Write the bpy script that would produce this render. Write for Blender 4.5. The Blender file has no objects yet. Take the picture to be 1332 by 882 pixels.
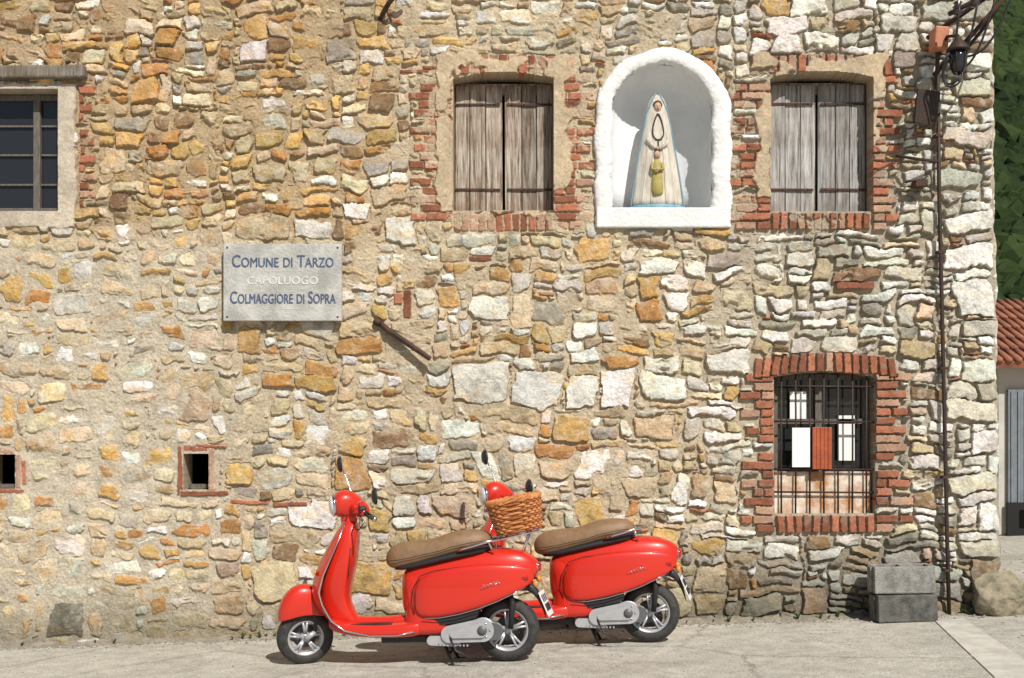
import bpy, math, random
import numpy as np
from mathutils import Vector, Matrix, Euler
random.seed(7); rng=np.random.RandomState(7)
C=bpy.context.scene.collection
SLOPE=0.035; G0=0.0134
def gz(x): return G0+SLOPE*max(-14,min(14,x))
def U(px): return (px-666)/165.0
def V(py): return 1.6+(555-py)/165.0

# ------------------------------------------------------------ materials
def mat(name,col,rough=.6,metal=0,coat=0,noise=None,bump=0,bscale=60,col2=None,nscale=8,stretch=(1,1,1),spec=.5,trans=0,detail=6):
    m=bpy.data.materials.new(name); m.use_nodes=True
    nt=m.node_tree; b=nt.nodes['Principled BSDF']
    b.inputs['Base Color'].default_value=(*col,1); b.inputs['Roughness'].default_value=rough
    b.inputs['Metallic'].default_value=metal; b.inputs['Coat Weight'].default_value=coat
    b.inputs['Coat Roughness'].default_value=.03
    b.inputs['Specular IOR Level'].default_value=spec
    b.inputs['Transmission Weight'].default_value=trans
    tc=nt.nodes.new('ShaderNodeTexCoord'); mp=nt.nodes.new('ShaderNodeMapping')
    mp.inputs['Scale'].default_value=stretch
    nt.links.new(tc.outputs['Object'],mp.inputs['Vector'])
    if col2 is not None:
        n=nt.nodes.new('ShaderNodeTexNoise'); n.inputs['Scale'].default_value=nscale; n.inputs['Detail'].default_value=detail
        n.inputs['Roughness'].default_value=.65
        nt.links.new(mp.outputs[0],n.inputs['Vector'])
        r=nt.nodes.new('ShaderNodeValToRGB'); r.color_ramp.elements[0].position=.38; r.color_ramp.elements[1].position=.62
        r.color_ramp.elements[0].color=(*col,1); r.color_ramp.elements[1].color=(*col2,1)
        nt.links.new(n.outputs['Fac'],r.inputs['Fac']); nt.links.new(r.outputs['Color'],b.inputs['Base Color'])
    if bump:
        n=nt.nodes.new('ShaderNodeTexNoise'); n.inputs['Scale'].default_value=bscale; n.inputs['Detail'].default_value=8
        nt.links.new(mp.outputs[0],n.inputs['Vector'])
        bp=nt.nodes.new('ShaderNodeBump'); bp.inputs['Strength'].default_value=bump; bp.inputs['Distance'].default_value=.01
        nt.links.new(n.outputs['Fac'],bp.inputs['Height']); nt.links.new(bp.outputs[0],b.inputs['Normal'])
    return m
M={}
M['red']=mat('red_paint',(.58,.022,.009),.34,0,.85,spec=.35)
M['chrome']=mat('chrome',(.75,.75,.76),.12,1)
M['silver']=mat('silver_paint',(.42,.43,.45),.38,.35,col2=(.5,.5,.52),bump=.1)
M['alu']=mat('aluminium_rim',(.46,.46,.48),.32,.35)
M['black']=mat('black_plastic',(.02,.02,.022),.5,bump=.1)
M['rubber']=mat('tyre_rubber',(.022,.022,.023),.75,bump=.3,bscale=150,col2=(.05,.046,.04),nscale=25)
M['seat']=mat('seat_leather',(.20,.118,.058),.5,bump=.25,bscale=220,col2=(.25,.15,.08),nscale=20)
M['engine']=mat('engine_metal',(.13,.13,.14),.5,.3,bump=.3)
M['glass']=mat('lamp_glass',(.75,.78,.8),.08,.35,1)
M['taillight']=mat('tail_light',(.35,.01,.01),.1,0,1)
M['amber']=mat('indicator_amber',(.7,.25,.03),.15,0,1)
M['mirror']=mat('mirror_face',(.8,.8,.8),.03,1)
M['plate']=mat('number_plate',(.75,.76,.75),.4)
M['wicker']=mat('wicker',(.46,.16,.04),.6,bump=.4,bscale=120,col2=(.62,.27,.09),nscale=30)
M['wicker_d']=mat('wicker_dark',(.24,.07,.02),.7,col2=(.36,.12,.035),nscale=40)
M['whiteplaster']=mat('white_plaster',(.80,.80,.79),.9,bump=.8,bscale=40,col2=(.70,.70,.68),nscale=7,detail=12)
M['nicheplaster']=mat('niche_plaster',(.70,.72,.75),.9,bump=.3,bscale=30,col2=(.78,.79,.79),nscale=4)
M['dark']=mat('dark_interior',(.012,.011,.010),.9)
M['iron']=mat('wrought_iron',(.030,.026,.024),.6,.3,bump=.5,bscale=90,col2=(.06,.03,.018),nscale=20)
M['rust']=mat('rusty_iron',(.085,.032,.016),.8,0,bump=.6,bscale=90,col2=(.030,.022,.018),nscale=14)
M['marble']=mat('plaque_stone',(.52,.51,.47),.85,bump=.8,bscale=45,col2=(.33,.325,.30),nscale=5,detail=14)
M['txtblue']=mat('blue_letters',(.025,.045,.12),.7,col2=(.10,.13,.20),nscale=45)
M['txtwhite']=mat('worn_letters',(.70,.70,.67),.8,col2=(.5,.5,.48),nscale=60)
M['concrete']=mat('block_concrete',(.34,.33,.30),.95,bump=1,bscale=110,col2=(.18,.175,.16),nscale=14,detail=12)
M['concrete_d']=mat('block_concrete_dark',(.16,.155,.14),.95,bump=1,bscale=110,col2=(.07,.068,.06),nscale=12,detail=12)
M['boulder']=mat('boulder_rock',(.34,.29,.20),.9,bump=1,bscale=25,col2=(.13,.12,.08),nscale=8,detail=12)
M['pale']=mat('pale_concrete',(.60,.57,.50),.9,bump=.5,bscale=80,col2=(.46,.43,.37),nscale=6,detail=12)
M['paper']=mat('paper_notice',(.78,.78,.76),.7)
M['letterbox']=mat('letterbox_red',(.42,.09,.03),.5,col2=(.3,.06,.02),nscale=15)
M['rustpanel']=mat('rusty_white_panel',(.72,.66,.56),.7,col2=(.42,.18,.06),nscale=7,detail=12)
M['orangebox']=mat('orange_box',(.55,.22,.10),.6,col2=(.42,.15,.08))
M['ceramic']=mat('insulator_ceramic',(.05,.03,.025),.2,0,.5)
M['cream']=mat('statue_cream',(.68,.64,.55),.8,bump=.5,bscale=60,col2=(.46,.40,.32),nscale=5,stretch=(7,7,.8),detail=12)
M['skin']=mat('statue_skin',(.50,.35,.23),.7,col2=(.44,.29,.19),nscale=20)
M['statueblue']=mat('statue_blue',(.10,.24,.34),.7,col2=(.22,.36,.42),nscale=15)
M['statuegreen']=mat('statue_green',(.30,.26,.07),.7,col2=(.40,.32,.10),nscale=15)
M['bead']=mat('rosary_bead',(.05,.03,.02),.5)
M['winglass']=mat('window_glass',(.02,.022,.025),.08,0,0,spec=.6)
M['winframe']=mat('grey_window_wood',(.16,.14,.12),.8,bump=.4,col2=(.09,.075,.06),nscale=12,stretch=(6,6,1))
M['leaf']=mat('weed_leaf',(.06,.10,.025),.7,col2=(.10,.13,.04),nscale=20)
M['foliage']=mat('forest_foliage',(.014,.026,.009),.9,col2=(.042,.064,.020),nscale=.16,detail=14,bump=1,bscale=1.2,spec=.1)
M['hillg']=mat('hill_ground',(.015,.028,.009),.9,col2=(.03,.045,.016),nscale=.05,detail=12,spec=.1)
M['shedwall']=mat('shed_render',(.55,.53,.48),.9,bump=.3,col2=(.42,.40,.36),nscale=2)
M['sheddoor']=mat('shed_metal_door',(.20,.23,.26),.5,.2,col2=(.16,.18,.2))
M['tiles']=mat('clay_tiles',(.36,.13,.07),.8,bump=.4,col2=(.20,.09,.055),nscale=5)
M['bluesign']=mat('blue_sign',(.03,.12,.45),.4)

def woodmat(name,c1,c2,c3,brown):
    m=bpy.data.materials.new(name); m.use_nodes=True; nt=m.node_tree; b=nt.nodes['Principled BSDF']
    b.inputs['Roughness'].default_value=.85; b.inputs['Specular IOR Level'].default_value=.2
    tc=nt.nodes.new('ShaderNodeTexCoord'); mp=nt.nodes.new('ShaderNodeMapping'); mp.inputs['Scale'].default_value=(10,10,.55)
    oi=nt.nodes.new('ShaderNodeObjectInfo'); ad=nt.nodes.new('ShaderNodeVectorMath'); ad.operation='ADD'
    mm=nt.nodes.new('ShaderNodeMath'); mm.operation='MULTIPLY'; mm.inputs[1].default_value=40
    nt.links.new(oi.outputs['Random'],mm.inputs[0]); nt.links.new(mm.outputs[0],ad.inputs[1])
    nt.links.new(tc.outputs['Object'],mp.inputs['Vector']); nt.links.new(mp.outputs[0],ad.inputs[0])
    n=nt.nodes.new('ShaderNodeTexNoise'); n.inputs['Scale'].default_value=5; n.inputs['Detail'].default_value=12; n.inputs['Roughness'].default_value=.75
    nt.links.new(ad.outputs[0],n.inputs['Vector'])
    r=nt.nodes.new('ShaderNodeValToRGB'); e=r.color_ramp.elements
    e[0].position=.36; e[0].color=(*c1,1); e[1].position=.64; e[1].color=(*c3,1); k=e.new(.48); k.color=(*c2,1)
    nt.links.new(n.outputs['Fac'],r.inputs['Fac'])
    n2=nt.nodes.new('ShaderNodeTexNoise'); n2.inputs['Scale'].default_value=2.6; n2.inputs['Detail'].default_value=5
    nt.links.new(tc.outputs['Object'],n2.inputs['Vector'])
    r2=nt.nodes.new('ShaderNodeValToRGB'); r2.color_ramp.elements[0].position=.32; r2.color_ramp.elements[1].position=.54
    r2.color_ramp.elements[0].color=(*brown,1); r2.color_ramp.elements[1].color=(1.1,1.1,1.1,1)
    nt.links.new(n2.outputs['Fac'],r2.inputs['Fac'])
    mx=nt.nodes.new('ShaderNodeMix'); mx.data_type='RGBA'; mx.blend_type='MULTIPLY'; mx.inputs[0].default_value=1
    nt.links.new(r.outputs['Color'],mx.inputs[6]); nt.links.new(r2.outputs['Color'],mx.inputs[7])
    hs=nt.nodes.new('ShaderNodeMapRange'); hs.inputs[3].default_value=.72; hs.inputs[4].default_value=1.2; nt.links.new(oi.outputs['Random'],hs.inputs[0])
    m3=nt.nodes.new('ShaderNodeMix'); m3.data_type='RGBA'; m3.blend_type='MULTIPLY'; m3.inputs[0].default_value=1
    nt.links.new(mx.outputs[2],m3.inputs[6]); nt.links.new(hs.outputs[0],m3.inputs[7]); nt.links.new(m3.outputs[2],b.inputs['Base Color'])
    bp=nt.nodes.new('ShaderNodeBump'); bp.inputs['Strength'].default_value=.8; bp.inputs['Distance'].default_value=.006
    nt.links.new(n.outputs['Fac'],bp.inputs['Height']); nt.links.new(bp.outputs[0],b.inputs['Normal'])
    return m
M['wood1']=woodmat('weathered_brown_wood',(.07,.045,.028),(.27,.22,.175),(.50,.46,.41),(.62,.45,.33))
M['wood2']=woodmat('weathered_grey_wood',(.08,.068,.06),(.30,.285,.27),(.52,.51,.50),(.70,.60,.52))
M['beam']=woodmat('beam_wood',(.10,.08,.06),(.26,.23,.19),(.42,.38,.33),(.6,.5,.4))

# ------------------------------------------------------------ helpers
def empty(name,loc=(0,0,0),rot=(0,0,0),parent=None):
    o=bpy.data.objects.new(name,None); C.objects.link(o); o.location=loc; o.rotation_euler=rot; o.parent=parent; o.empty_display_size=.1
    return o
def mesh(name,verts,faces,m,parent=None,smooth=False,sub=0,bevel=0,solid=0,xf=None):
    me=bpy.data.meshes.new(name); me.from_pydata([tuple(v) for v in verts],[],faces); me.update()
    if xf is not None: me.transform(xf)
    o=bpy.data.objects.new(name,me); C.objects.link(o); o.parent=parent
    me.materials.append(m)
    if smooth: me.polygons.foreach_set('use_smooth',[True]*len(me.polygons))
    if solid: s=o.modifiers.new('s','SOLIDIFY'); s.thickness=solid; s.offset=0
    if bevel: b=o.modifiers.new('b','BEVEL'); b.width=bevel; b.segments=2; b.limit_method='ANGLE'
    if sub: s=o.modifiers.new('ss','SUBSURF'); s.levels=sub; s.render_levels=sub
    return o
def box(name,c,s,m,parent=None,bevel=0,rot=None,xf=None):
    hx,hy,hz=s[0]/2,s[1]/2,s[2]/2
    vs=[Vector((x,y,z)) for x in(-hx,hx) for y in(-hy,hy) for z in(-hz,hz)]
    R=Euler(rot).to_matrix() if rot else Matrix.Identity(3)
    vs=[R@v+Vector(c) for v in vs]
    return mesh(name,vs,[(0,1,3,2),(4,6,7,5),(0,4,5,1),(2,3,7,6),(0,2,6,4),(1,5,7,3)],m,parent,bevel=bevel,xf=xf)
def loft(name,rings,m,parent=None,sub=1,xf=None,cap=True,smooth=True):
    n=len(rings[0]); vs=[p for r in rings for p in r]; fs=[]
    for i in range(len(rings)-1):
        for k in range(n):
            k2=(k+1)%n; fs.append((i*n+k,i*n+k2,(i+1)*n+k2,(i+1)*n+k))
    if cap: fs.append(tuple(range(n))[::-1]); fs.append(tuple((len(rings)-1)*n+k for k in range(n)))
    o=mesh(name,vs,fs,m,parent,smooth=smooth,sub=sub,xf=xf); return o
def sring(x,y0,z0,hw,hh,n=2.5,N=20,taper=0,axis='x'):
    r=[]
    for k in range(N):
        a=2*math.pi*k/N; c,s=math.cos(a),math.sin(a)
        cc=math.copysign(abs(c)**(2/n),c); ss=math.copysign(abs(s)**(2/n),s)
        w=hw*(1-taper*(ss+1)/2)
        if axis=='x': r.append(Vector((x,y0+w*cc,z0+hh*ss)))
        else: r.append(Vector((x+hh*ss,y0+w*cc,z0)))
    return r
def tube(name,pts,r,m,parent=None,N=8,xf=None,closed=False,smooth=True):
    pts=[Vector(p) for p in pts]; rs=r if isinstance(r,(list,tuple)) else [r]*len(pts)
    rings=[]; up=None; L=len(pts)
    for i,p in enumerate(pts):
        if closed: d=pts[(i+1)%L]-pts[i-1]
        else: d=pts[min(i+1,L-1)]-pts[max(i-1,0)]
        if d.length<1e-9: d=Vector((0,0,1))
        d.normalize()
        if up is None: up=d.orthogonal().normalized()
        up=(up-d*up.dot(d)); 
        if up.length<1e-6: up=d.orthogonal()
        up.normalize(); w=d.cross(up)
        rings.append([p+(up*math.cos(2*math.pi*k/N)+w*math.sin(2*math.pi*k/N))*rs[i] for k in range(N)])
    if closed:
        rings.append(rings[0]); return loft(name,rings,m,parent,0,xf,cap=False,smooth=smooth)
    return loft(name,rings,m,parent,0,xf,smooth=smooth)
def lathe(name,prof,c,m,parent=None,axis='y',N=40,xf=None,smooth=True,rot=None):
    rings=[]; R=Euler(rot).to_matrix() if rot else Matrix.Identity(3)
    for r,h in prof:
        ring=[]
        for k in range(N):
            a=2*math.pi*k/N; x,y=r*math.cos(a),r*math.sin(a)
            v=Vector((x,h,y)) if axis=='y' else (Vector((x,y,h)) if axis=='z' else Vector((h,x,y)))
            ring.append(R@v+Vector(c))
        rings.append(ring)
    return loft(name,rings,m,parent,0,xf,cap=(prof[0]!=prof[-1]),smooth=smooth)
def ell(name,c,r,m,parent=None,xf=None,N=20):
    prof=[(max(1e-4,math.sin(math.pi*i/12)),-math.cos(math.pi*i/12)) for i in range(13)]
    rings=[[Vector((c[0]+r[0]*p*math.cos(2*math.pi*k/N),c[1]+r[1]*p*math.sin(2*math.pi*k/N),c[2]+r[2]*h)) for k in range(N)] for p,h in prof]
    return loft(name,rings,m,parent,0,xf)

# ------------------------------------------------------------ noise
TAB=[rng.rand(256,256).astype(np.float32) for _ in range(8)]
def vn(X,Z,s,seed=0):
    T=TAB[seed%8]; x=X/s+seed*17.3+500; z=Z/s+seed*9.7+500
    xi=np.floor(x).astype(np.int32); zi=np.floor(z).astype(np.int32); fx=(x-xi); fz=(z-zi)
    fx=fx*fx*(3-2*fx); fz=fz*fz*(3-2*fz); a=xi&255; b=zi&255; a1=(xi+1)&255; b1=(zi+1)&255
    return ((T[a,b]*(1-fx)+T[a1,b]*fx)*(1-fz)+(T[a,b1]*(1-fx)+T[a1,b1]*fx)*fz).astype(np.float32)*2-1
def fbm(X,Z,s,o=3,seed=0):
    r=0;a=1;t=0
    for i in range(o): r=r+a*vn(X,Z,s/(2.03**i),seed+i); t+=a; a*=.55
    return r/t
def sig(x): return 1/(1+np.exp(-np.clip(x,-30,30)))
def sst(a,b,x):
    t=np.clip((x-a)/(b-a),0,1); return t*t*(3-2*t)

# ------------------------------------------------------------ stone facade
XMIN,XMAX,ZMIN,ZMAX=-8.0,3.862,-.40,6.6
cw,ch=.02,.018
nx=int((XMAX+.04-XMIN)/cw); nz=int((ZMAX-ZMIN)/ch)
occ=np.zeros((nz,nx),np.int32)
ST=[] # cx,cz,a,b,rot,type,wf
PAL={'W':(.74,.72,.66),'L':(.58,.545,.46),'T':(.51,.40,.255),'O':(.55,.365,.15),'R':(.46,.25,.10),'B':(.27,.175,.10),'G':(.36,.325,.265),'K':(.40,.14,.07),'D':(.17,.16,.13),'P':(.62,.515,.355)}
ZW={1:'TTTTTTTTOOOOOOORRRBBBBGGLLPPPPW',2:'TTTTTTTOOOOPPPPPPLLLRRWWWG',3:'TTTTTTLLLLLLLWWWWWPPPPPOOOGGBR',4:'WWWWWWWWWWWLLLLLLLLTTGGPPPOB',5:'WWWWLLLLTTTPPPGGBOO'}
def zone(x,z):
    px=x*165+666; py=555-(z-1.6)*165
    j=random.uniform(-25,25)
    if px>900+j*2: return 4
    if px<505+j and py<310+j*.3: return 1
    if px<300+j and py>=310: return 2
    if py<90+j: return 5
    return 3
def add(x0,x1,z0,z1,typ,wf=1,rot=0,mark=True):
    ST.append([(x0+x1)/2,(z0+z1)/2,(x1-x0)/2,(z1-z0)/2,rot,typ,wf])
    i=len(ST)
    if mark and rot==0:
        a=int(round((x0-XMIN)/cw)); b=int(round((x1-XMIN)/cw)); c=int(round((z0-ZMIN)/ch)); d=int(round((z1-ZMIN)/ch))
        occ[max(c,0):d,max(a,0):b]=i
    return i
BR=[]
def brick(px0,px1,py0,py1,rot=0):
    i=add(U(px0),U(px1),V(py1),V(py0),'K',.35,rot,False); BR.append(i)
    if rot==0:
        a=int((U(px0)-XMIN)/cw); b=int(math.ceil((U(px1)-XMIN)/cw)); c=int((V(py1)-ZMIN)/ch); d=int(math.ceil((V(py0)-ZMIN)/ch))
        occ[c:d,a:b]=i
OPEN=[(590,720,96,275,8),(1002,1133,95,275,8),(-40,78,118,276,0),(1007,1137,484,668,7),(240,272,590,637,0),(-12,22,591,636,0)]
NI=(788,932,78,280)
big=[(585,660,475,530,'W'),(662,732,485,530,'W'),(737,778,492,530,'W'),(780,828,484,530,'W'),(835,890,487,520,'W'),(455,510,730,774,'O'),(440,480,592,641,'O'),
(372,436,650,686,'W'),(610,660,384,415,'W'),(330,388,730,780,'P'),(745,793,308,338,'O'),(918,980,456,486,'W'),(1240,1300,365,410,'W'),(1230,1303,275,305,'W'),(1215,1280,225,252,'L'),
(1255,1303,415,440,'L'),(1230,1303,520,548,'L'),(1262,1303,560,590,'W'),(1235,1303,618,645,'L'),(1270,1303,655,690,'W'),(1245,1303,700,724,'L'),(1262,1310,726,765,'T'),(1195,1300,5,30,'L'),(1238,1300,100,125,'L'),(1225,1300,165,190,'L'),(1225,1300,320,350,'W'),
(820,875,538,568,'T'),(740,776,420,440,'W'),(1140,1190,20,45,'L'),(900,942,770,800,'T'),(960,1020,775,800,'L'),(1040,1075,765,800,'T'),(395,440,470,505,'R'),(440,500,436,458,'R'),
(310,345,425,460,'O'),(60,115,785,830,'D'),(120,150,470,500,'O'),(160,200,490,512,'W'),(570,600,600,630,'L'),(500,545,285,318,'L'),(315,350,52,80,'W'),(205,240,60,80,'R'),(440,480,260,282,'W'),(700,745,595,620,'T'),(810,850,620,650,'P'),(0,35,365,395,'O'),(830,860,388,415,'R'),
(290,330,600,632,'O'),(340,385,488,510,'R'),(385,440,486,508,'O'),(720,770,535,572,'O'),(50,90,500,530,'P'),(150,190,170,192,'O'),(240,280,120,140,'P'),(330,375,215,240,'T')]
for a,b,c,d,t in big: add(U(a),U(b),V(d),V(c),t)
NBIG=len(ST)
def jamb(px0,px1,py0,py1,side,pitch=11.2,tooth=14):
    y=py1; k=0
    while y-pitch>=py0-1:
        t=tooth if k%2 else 0
        t+=random.randint(-5,6)
        a,b=(px0-t,px1) if side<0 else (px0,px1+t)
        if random.random()<.88:
            if b-a>44: 
                m=a+(b-a)*random.choice((.35,.6,.5)); brick(a,m,y-pitch,y); brick(m,b,y-pitch,y)
            elif b-a>26 and random.random()<.4: m=(a+b)/2; brick(a,m,y-pitch,y); brick(m,b,y-pitch,y)
            else: brick(a,b,y-pitch,y)
        y-=pitch; k+=1
jamb(550,590,84,300,-1); jamb(720,752,84,300,1,tooth=20)
jamb(958,1002,100,300,-1,tooth=16); jamb(1133,1155,84,300,1)
jamb(985,1007,486,692,-1,11.5,20); jamb(1137,1165,486,692,1,11.5,16)
jamb(105,116,112,270,1,tooth=8)
def srow(x0,x1,y0,y1,w):
    x=x0
    while x+w<=x1+.5: brick(x,x+w,y0,y1); x+=w
srow(590,720,277,302,10.8); srow(1002,1133,277,300,10.8); srow(1009,1137,669,693,11.6)
for (cx,y0,hw,hh,n,curv) in [(655,84,92,13,15,5),(1067,83,92,12,15,5),(1072,471,92,13.5,16,9)]:
    for k in range(n):
        t=(k+.5)/n*2-1; x=cx+t*hw; y=y0+curv*t*t; w=hw/n
        brick(x-w,x+w,y-hh,y+hh,rot=t*.14)
        a=int((U(x-w)-XMIN)/cw); b=int(math.ceil((U(x+w)-XMIN)/cw)); c=int((V(y+hh)-ZMIN)/ch); d=int(math.ceil((V(y-hh)-ZMIN)/ch)); occ[c:d,a:b]=len(ST)
for (a,b,c,d) in [(232,240,580,645),(272,281,580,640),(240,272,580,589),(236,300,637,645),(-20,22,584,591),(22,30,590,636),(30,37,598,632),(-20,34,636,643)]: brick(a,b,c,d)
for (a,b,c,d) in [(300,352,649,656),(355,400,652,659),(256,296,577,583),(524,536,376,414),(512,524,380,396),(700,722,380,386),(610,640,333,341),(1085,1135,366,377),(520,560,92,98)]: brick(a,b,c,d)
for _ in range(44):
    px=random.uniform(480,1280); py=random.uniform(20,760); w=random.uniform(14,26)
    a=int((U(px)-XMIN)/cw);c=int((V(py)-ZMIN)/ch)
    if occ[c,a]==0: add(U(px),U(px+w),V(py),V(py)+random.uniform(.03,.04),'K',1)
for o in OPEN:
    a=int((U(o[0])-XMIN)/cw); b=int(math.ceil((U(o[1])-XMIN)/cw)); c=int((V(o[3])-ZMIN)/ch); d=int((V(o[2])-ZMIN)/ch)
    sub=occ[max(c,0):d,max(a,0):b]; sub[sub==0]=-1
a=int((U(NI[0])-XMIN)/cw); b=int((U(NI[1])-XMIN)/cw); c=int((V(NI[3])-ZMIN)/ch); d=int((V(NI[2]+30)-ZMIN)/ch); occ[c:d,a:b]=-1
top=np.zeros(nx,np.int32)
for j in range(nz):
    z=ZMIN+j*ch
    i=0
    row=occ[j]
    while i<nx:
        if row[i]!=0: i+=1; continue
        x=XMIN+i*cw; zn=zone(x,z)
        r=random.random()
        if zn==1: w=random.choice((6,8,9,10,11,12,14)); h=random.choice((4,5,5,5,6,7,8))
        elif zn==2: w=random.choice((7,9,10,11,13,15)); h=random.choice((5,6,7,7,8,9))
        elif zn==4: w=random.choice((8,10,13,16,19,22)); h=random.choice((3,4,4,5,6,6,8))
        elif zn==5: w=random.choice((7,9,12,15,18)); h=random.choice((3,4,4,5,6))
        else: w=random.choice((6,9,11,13,15,19)); h=random.choice((4,5,6,6,7,8,10))
        if r<.10: w=int(w*1.5); h=int(h*1.6)
        if r>.85: w=max(3,w//2); h=max(3,h//2+1)
        n=0
        while i+n<nx and row[i+n]==0 and n<w: n+=1
        e=0
        while i+n+e<nx and row[i+n+e]==0 and e<5: e+=1
        if e<4: n+=e
        if i>0 and random.random()<.45:
            hh=top[i-1]-j
            if 3<=hh<=11: h=hh
        if n<=4: h=min(h,n+1)
        k=1
        while k<h and j+k<nz and (occ[j+k,i:i+n]==0).all(): k+=1
        if j+k+1<nz and k>=h and not (occ[min(j+k+1,nz-1),i:i+n]==0).all() and (occ[j+k,i:i+n]==0).all(): k+=1
        h=k
        ST.append([x+n*cw/2,z+h*ch/2,n*cw/2,h*ch/2,random.gauss(0,.055),random.choice(ZW[zn]),1.0])
        occ[j:j+h,i:i+n]=len(ST); top[i:i+n]=j+h
        i+=n
NS=len(ST)
print('stones',NS)
xs=np.concatenate([np.arange(XMIN,-4.25,.045),np.arange(-4.25,XMAX,.006),[XMAX]]).astype(np.float32)
zs=np.concatenate([np.arange(ZMIN,5.06,.006),np.arange(5.06,ZMAX,.045)]).astype(np.float32)
X,Z=np.meshgrid(xs,zs); PX=X*165+666; PY=555-(Z-1.6)*165
dX=.032*vn(X,Z,.22,1)+.015*vn(X,Z,.08,2)+.006*vn(X,Z,.03,3)
dZ=.036*vn(X,Z,.27,4)+.015*vn(X,Z,.09,5)+.006*vn(X,Z,.03,6)
oi=np.clip(((X+dX-XMIN)/cw).astype(int),0,nx-1); oj=np.clip(((Z+dZ-ZMIN)/ch).astype(int),0,nz-1)
own=occ[oj,oi]-1; own[own<0]=0
A=np.array([[s[0],s[1],s[2],s[3],s[4],s[6]] for s in ST],np.float32)
isb=np.zeros(NS,bool); isb[[b-1 for b in BR]]=True
isbig=np.zeros(NS,bool); isbig[:NBIG]=True
for b in BR:
    cx,cz,a_,b_,rt,_,_=ST[b-1]; R=math.hypot(a_,b_)+.01
    i0,i1=np.searchsorted(xs,[cx-R,cx+R]); j0,j1=np.searchsorted(zs,[cz-R,cz+R])
    if i1<=i0 or j1<=j0: continue
    xx=X[j0:j1,i0:i1]+.2*dX[j0:j1,i0:i1]-cx; zz=Z[j0:j1,i0:i1]+.2*dZ[j0:j1,i0:i1]-cz
    u=xx*math.cos(rt)+zz*math.sin(rt); v=-xx*math.sin(rt)+zz*math.cos(rt)
    msk=(abs(u)<=a_+.002)&(abs(v)<=b_+.002); o=own[j0:j1,i0:i1]; o[msk]=b-1
g=A[own]
wf=np.where(isb[own],.2,1).astype(np.float32)
xx=X+wf*dX-g[...,0]; zz=Z+wf*dZ-g[...,1]; cr=np.cos(g[...,4]); sr=np.sin(g[...,4])
u=xx*cr+zz*sr; v=-xx*sr+zz*cr
tl=rng.uniform(-.32,.32,(NS,4)).astype(np.float32); ins=(rng.uniform(0,1,(NS,4))**2*.010).astype(np.float32)
tl[isb]*=.12; ins[isb]*=.35
T=tl[own]; I=ins[own]; a_=g[...,2]; b_=g[...,3]
du=np.minimum(u+a_+T[...,0]*v-I[...,0]-.15*b_*abs(T[...,0]),a_-u+T[...,1]*v-I[...,1]-.15*b_*abs(T[...,1]))
dv=np.minimum(v+b_+T[...,2]*u*.3-I[...,2],b_-v+T[...,3]*u*.3-I[...,3])
rs_=rng.uniform(.2,.6,NS).astype(np.float32)
rr=np.where(isb[own],.006,np.minimum(np.minimum(a_,b_)*rs_[own],.026)).astype(np.float32)
rr=rr*(1+.7*sig((300-PX)/30)*sig((PY-312)/8))
cor=(du<rr)&(dv<rr)
d=np.where(cor,rr-np.sqrt(np.maximum(rr-du,0)**2+np.maximum(rr-dv,0)**2),np.minimum(du,dv))
for q in range(3):
    ph=rng.uniform(0,2*math.pi,NS).astype(np.float32); of=rng.uniform(.62,1.05,NS).astype(np.float32)
    c_=np.cos(ph);s_=np.sin(ph); off=of*(A[:,2]*abs(c_)+A[:,3]*abs(s_)); off[isb]+=.3; off[isbig]*=1.15
    d=np.minimum(d,off[own]-(u*c_[own]+v*s_[own]))
nb=(~isb[own])
d=d+.0040*vn(X,Z,.018,7)+.006*vn(X,Z,.045,2)*nb
wl=sig((300-PX+40*vn(X,Z,.5,1))/18)*sig((PY-312)/8)
wr=sig((PX-930)/70); wt=sig((505-PX)/20)*sig((312-PY)/10)
gap=.0035+.007*wl+.004*sst(-.2,.5,fbm(X,Z,.6,2,3))
gap=np.where(isb[own],.0045,gap)
m=sst(gap-.002,gap+.003,d)
hb=rng.uniform(.020,.042,NS).astype(np.float32); hb[isb]=rng.uniform(.020,.032,isb.sum()); hb[isbig]=rng.uniform(.032,.044,NBIG)
rel=fbm(X,Z,.05,4,5); rel2=fbm(X,Z*1.8,.12,4,6)
un=u/np.maximum(a_,.02); vn_=v/np.maximum(b_,.02)
stone=None
for q in range(4):
    t1=rng.uniform(-.014,.014,(NS,2)).astype(np.float32); o1=rng.uniform(0,.007,NS).astype(np.float32)
    pln=hb[own]+o1[own]+t1[own,0]*un+t1[own,1]*vn_+.002*vn(X,Z,.04,q)
    stone=pln if stone is None else np.minimum(stone,pln)
terr=np.floor((rel2*3+un*.5)*1.5)/4.0
stone=stone+.004*sst(0,.008,d-gap)+.005*rel+.003*terr+.0014*vn(X,Z,.013,4)
stone=np.where(isb[own],hb[own]+.003*sst(0,.006,d-gap)+.003*rel,stone)
mort=.013-.022*wr-.008*wt+.009*wl+.012*fbm(X,Z,.10,5,1)+.002*vn(X,Z,.014,6)
sm_n=fbm(X,Z,.20,4,6)
smear=sst(.02,.22,sm_n-.09+.13*wl-.30*wr)*nb*(~isbig[own])
smear=smear*(1-sst(.022,.05,d))
bsm=sst(.12,.30,fbm(X,Z,.13,4,2))*isb[own]*.75*(PY<310)
smear=np.maximum(smear,bsm)
m2=m*(1-.92*smear)
out=stone*m2+mort*(1-m2)+.010*smear*(1-m2)*(1-wl)
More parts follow.
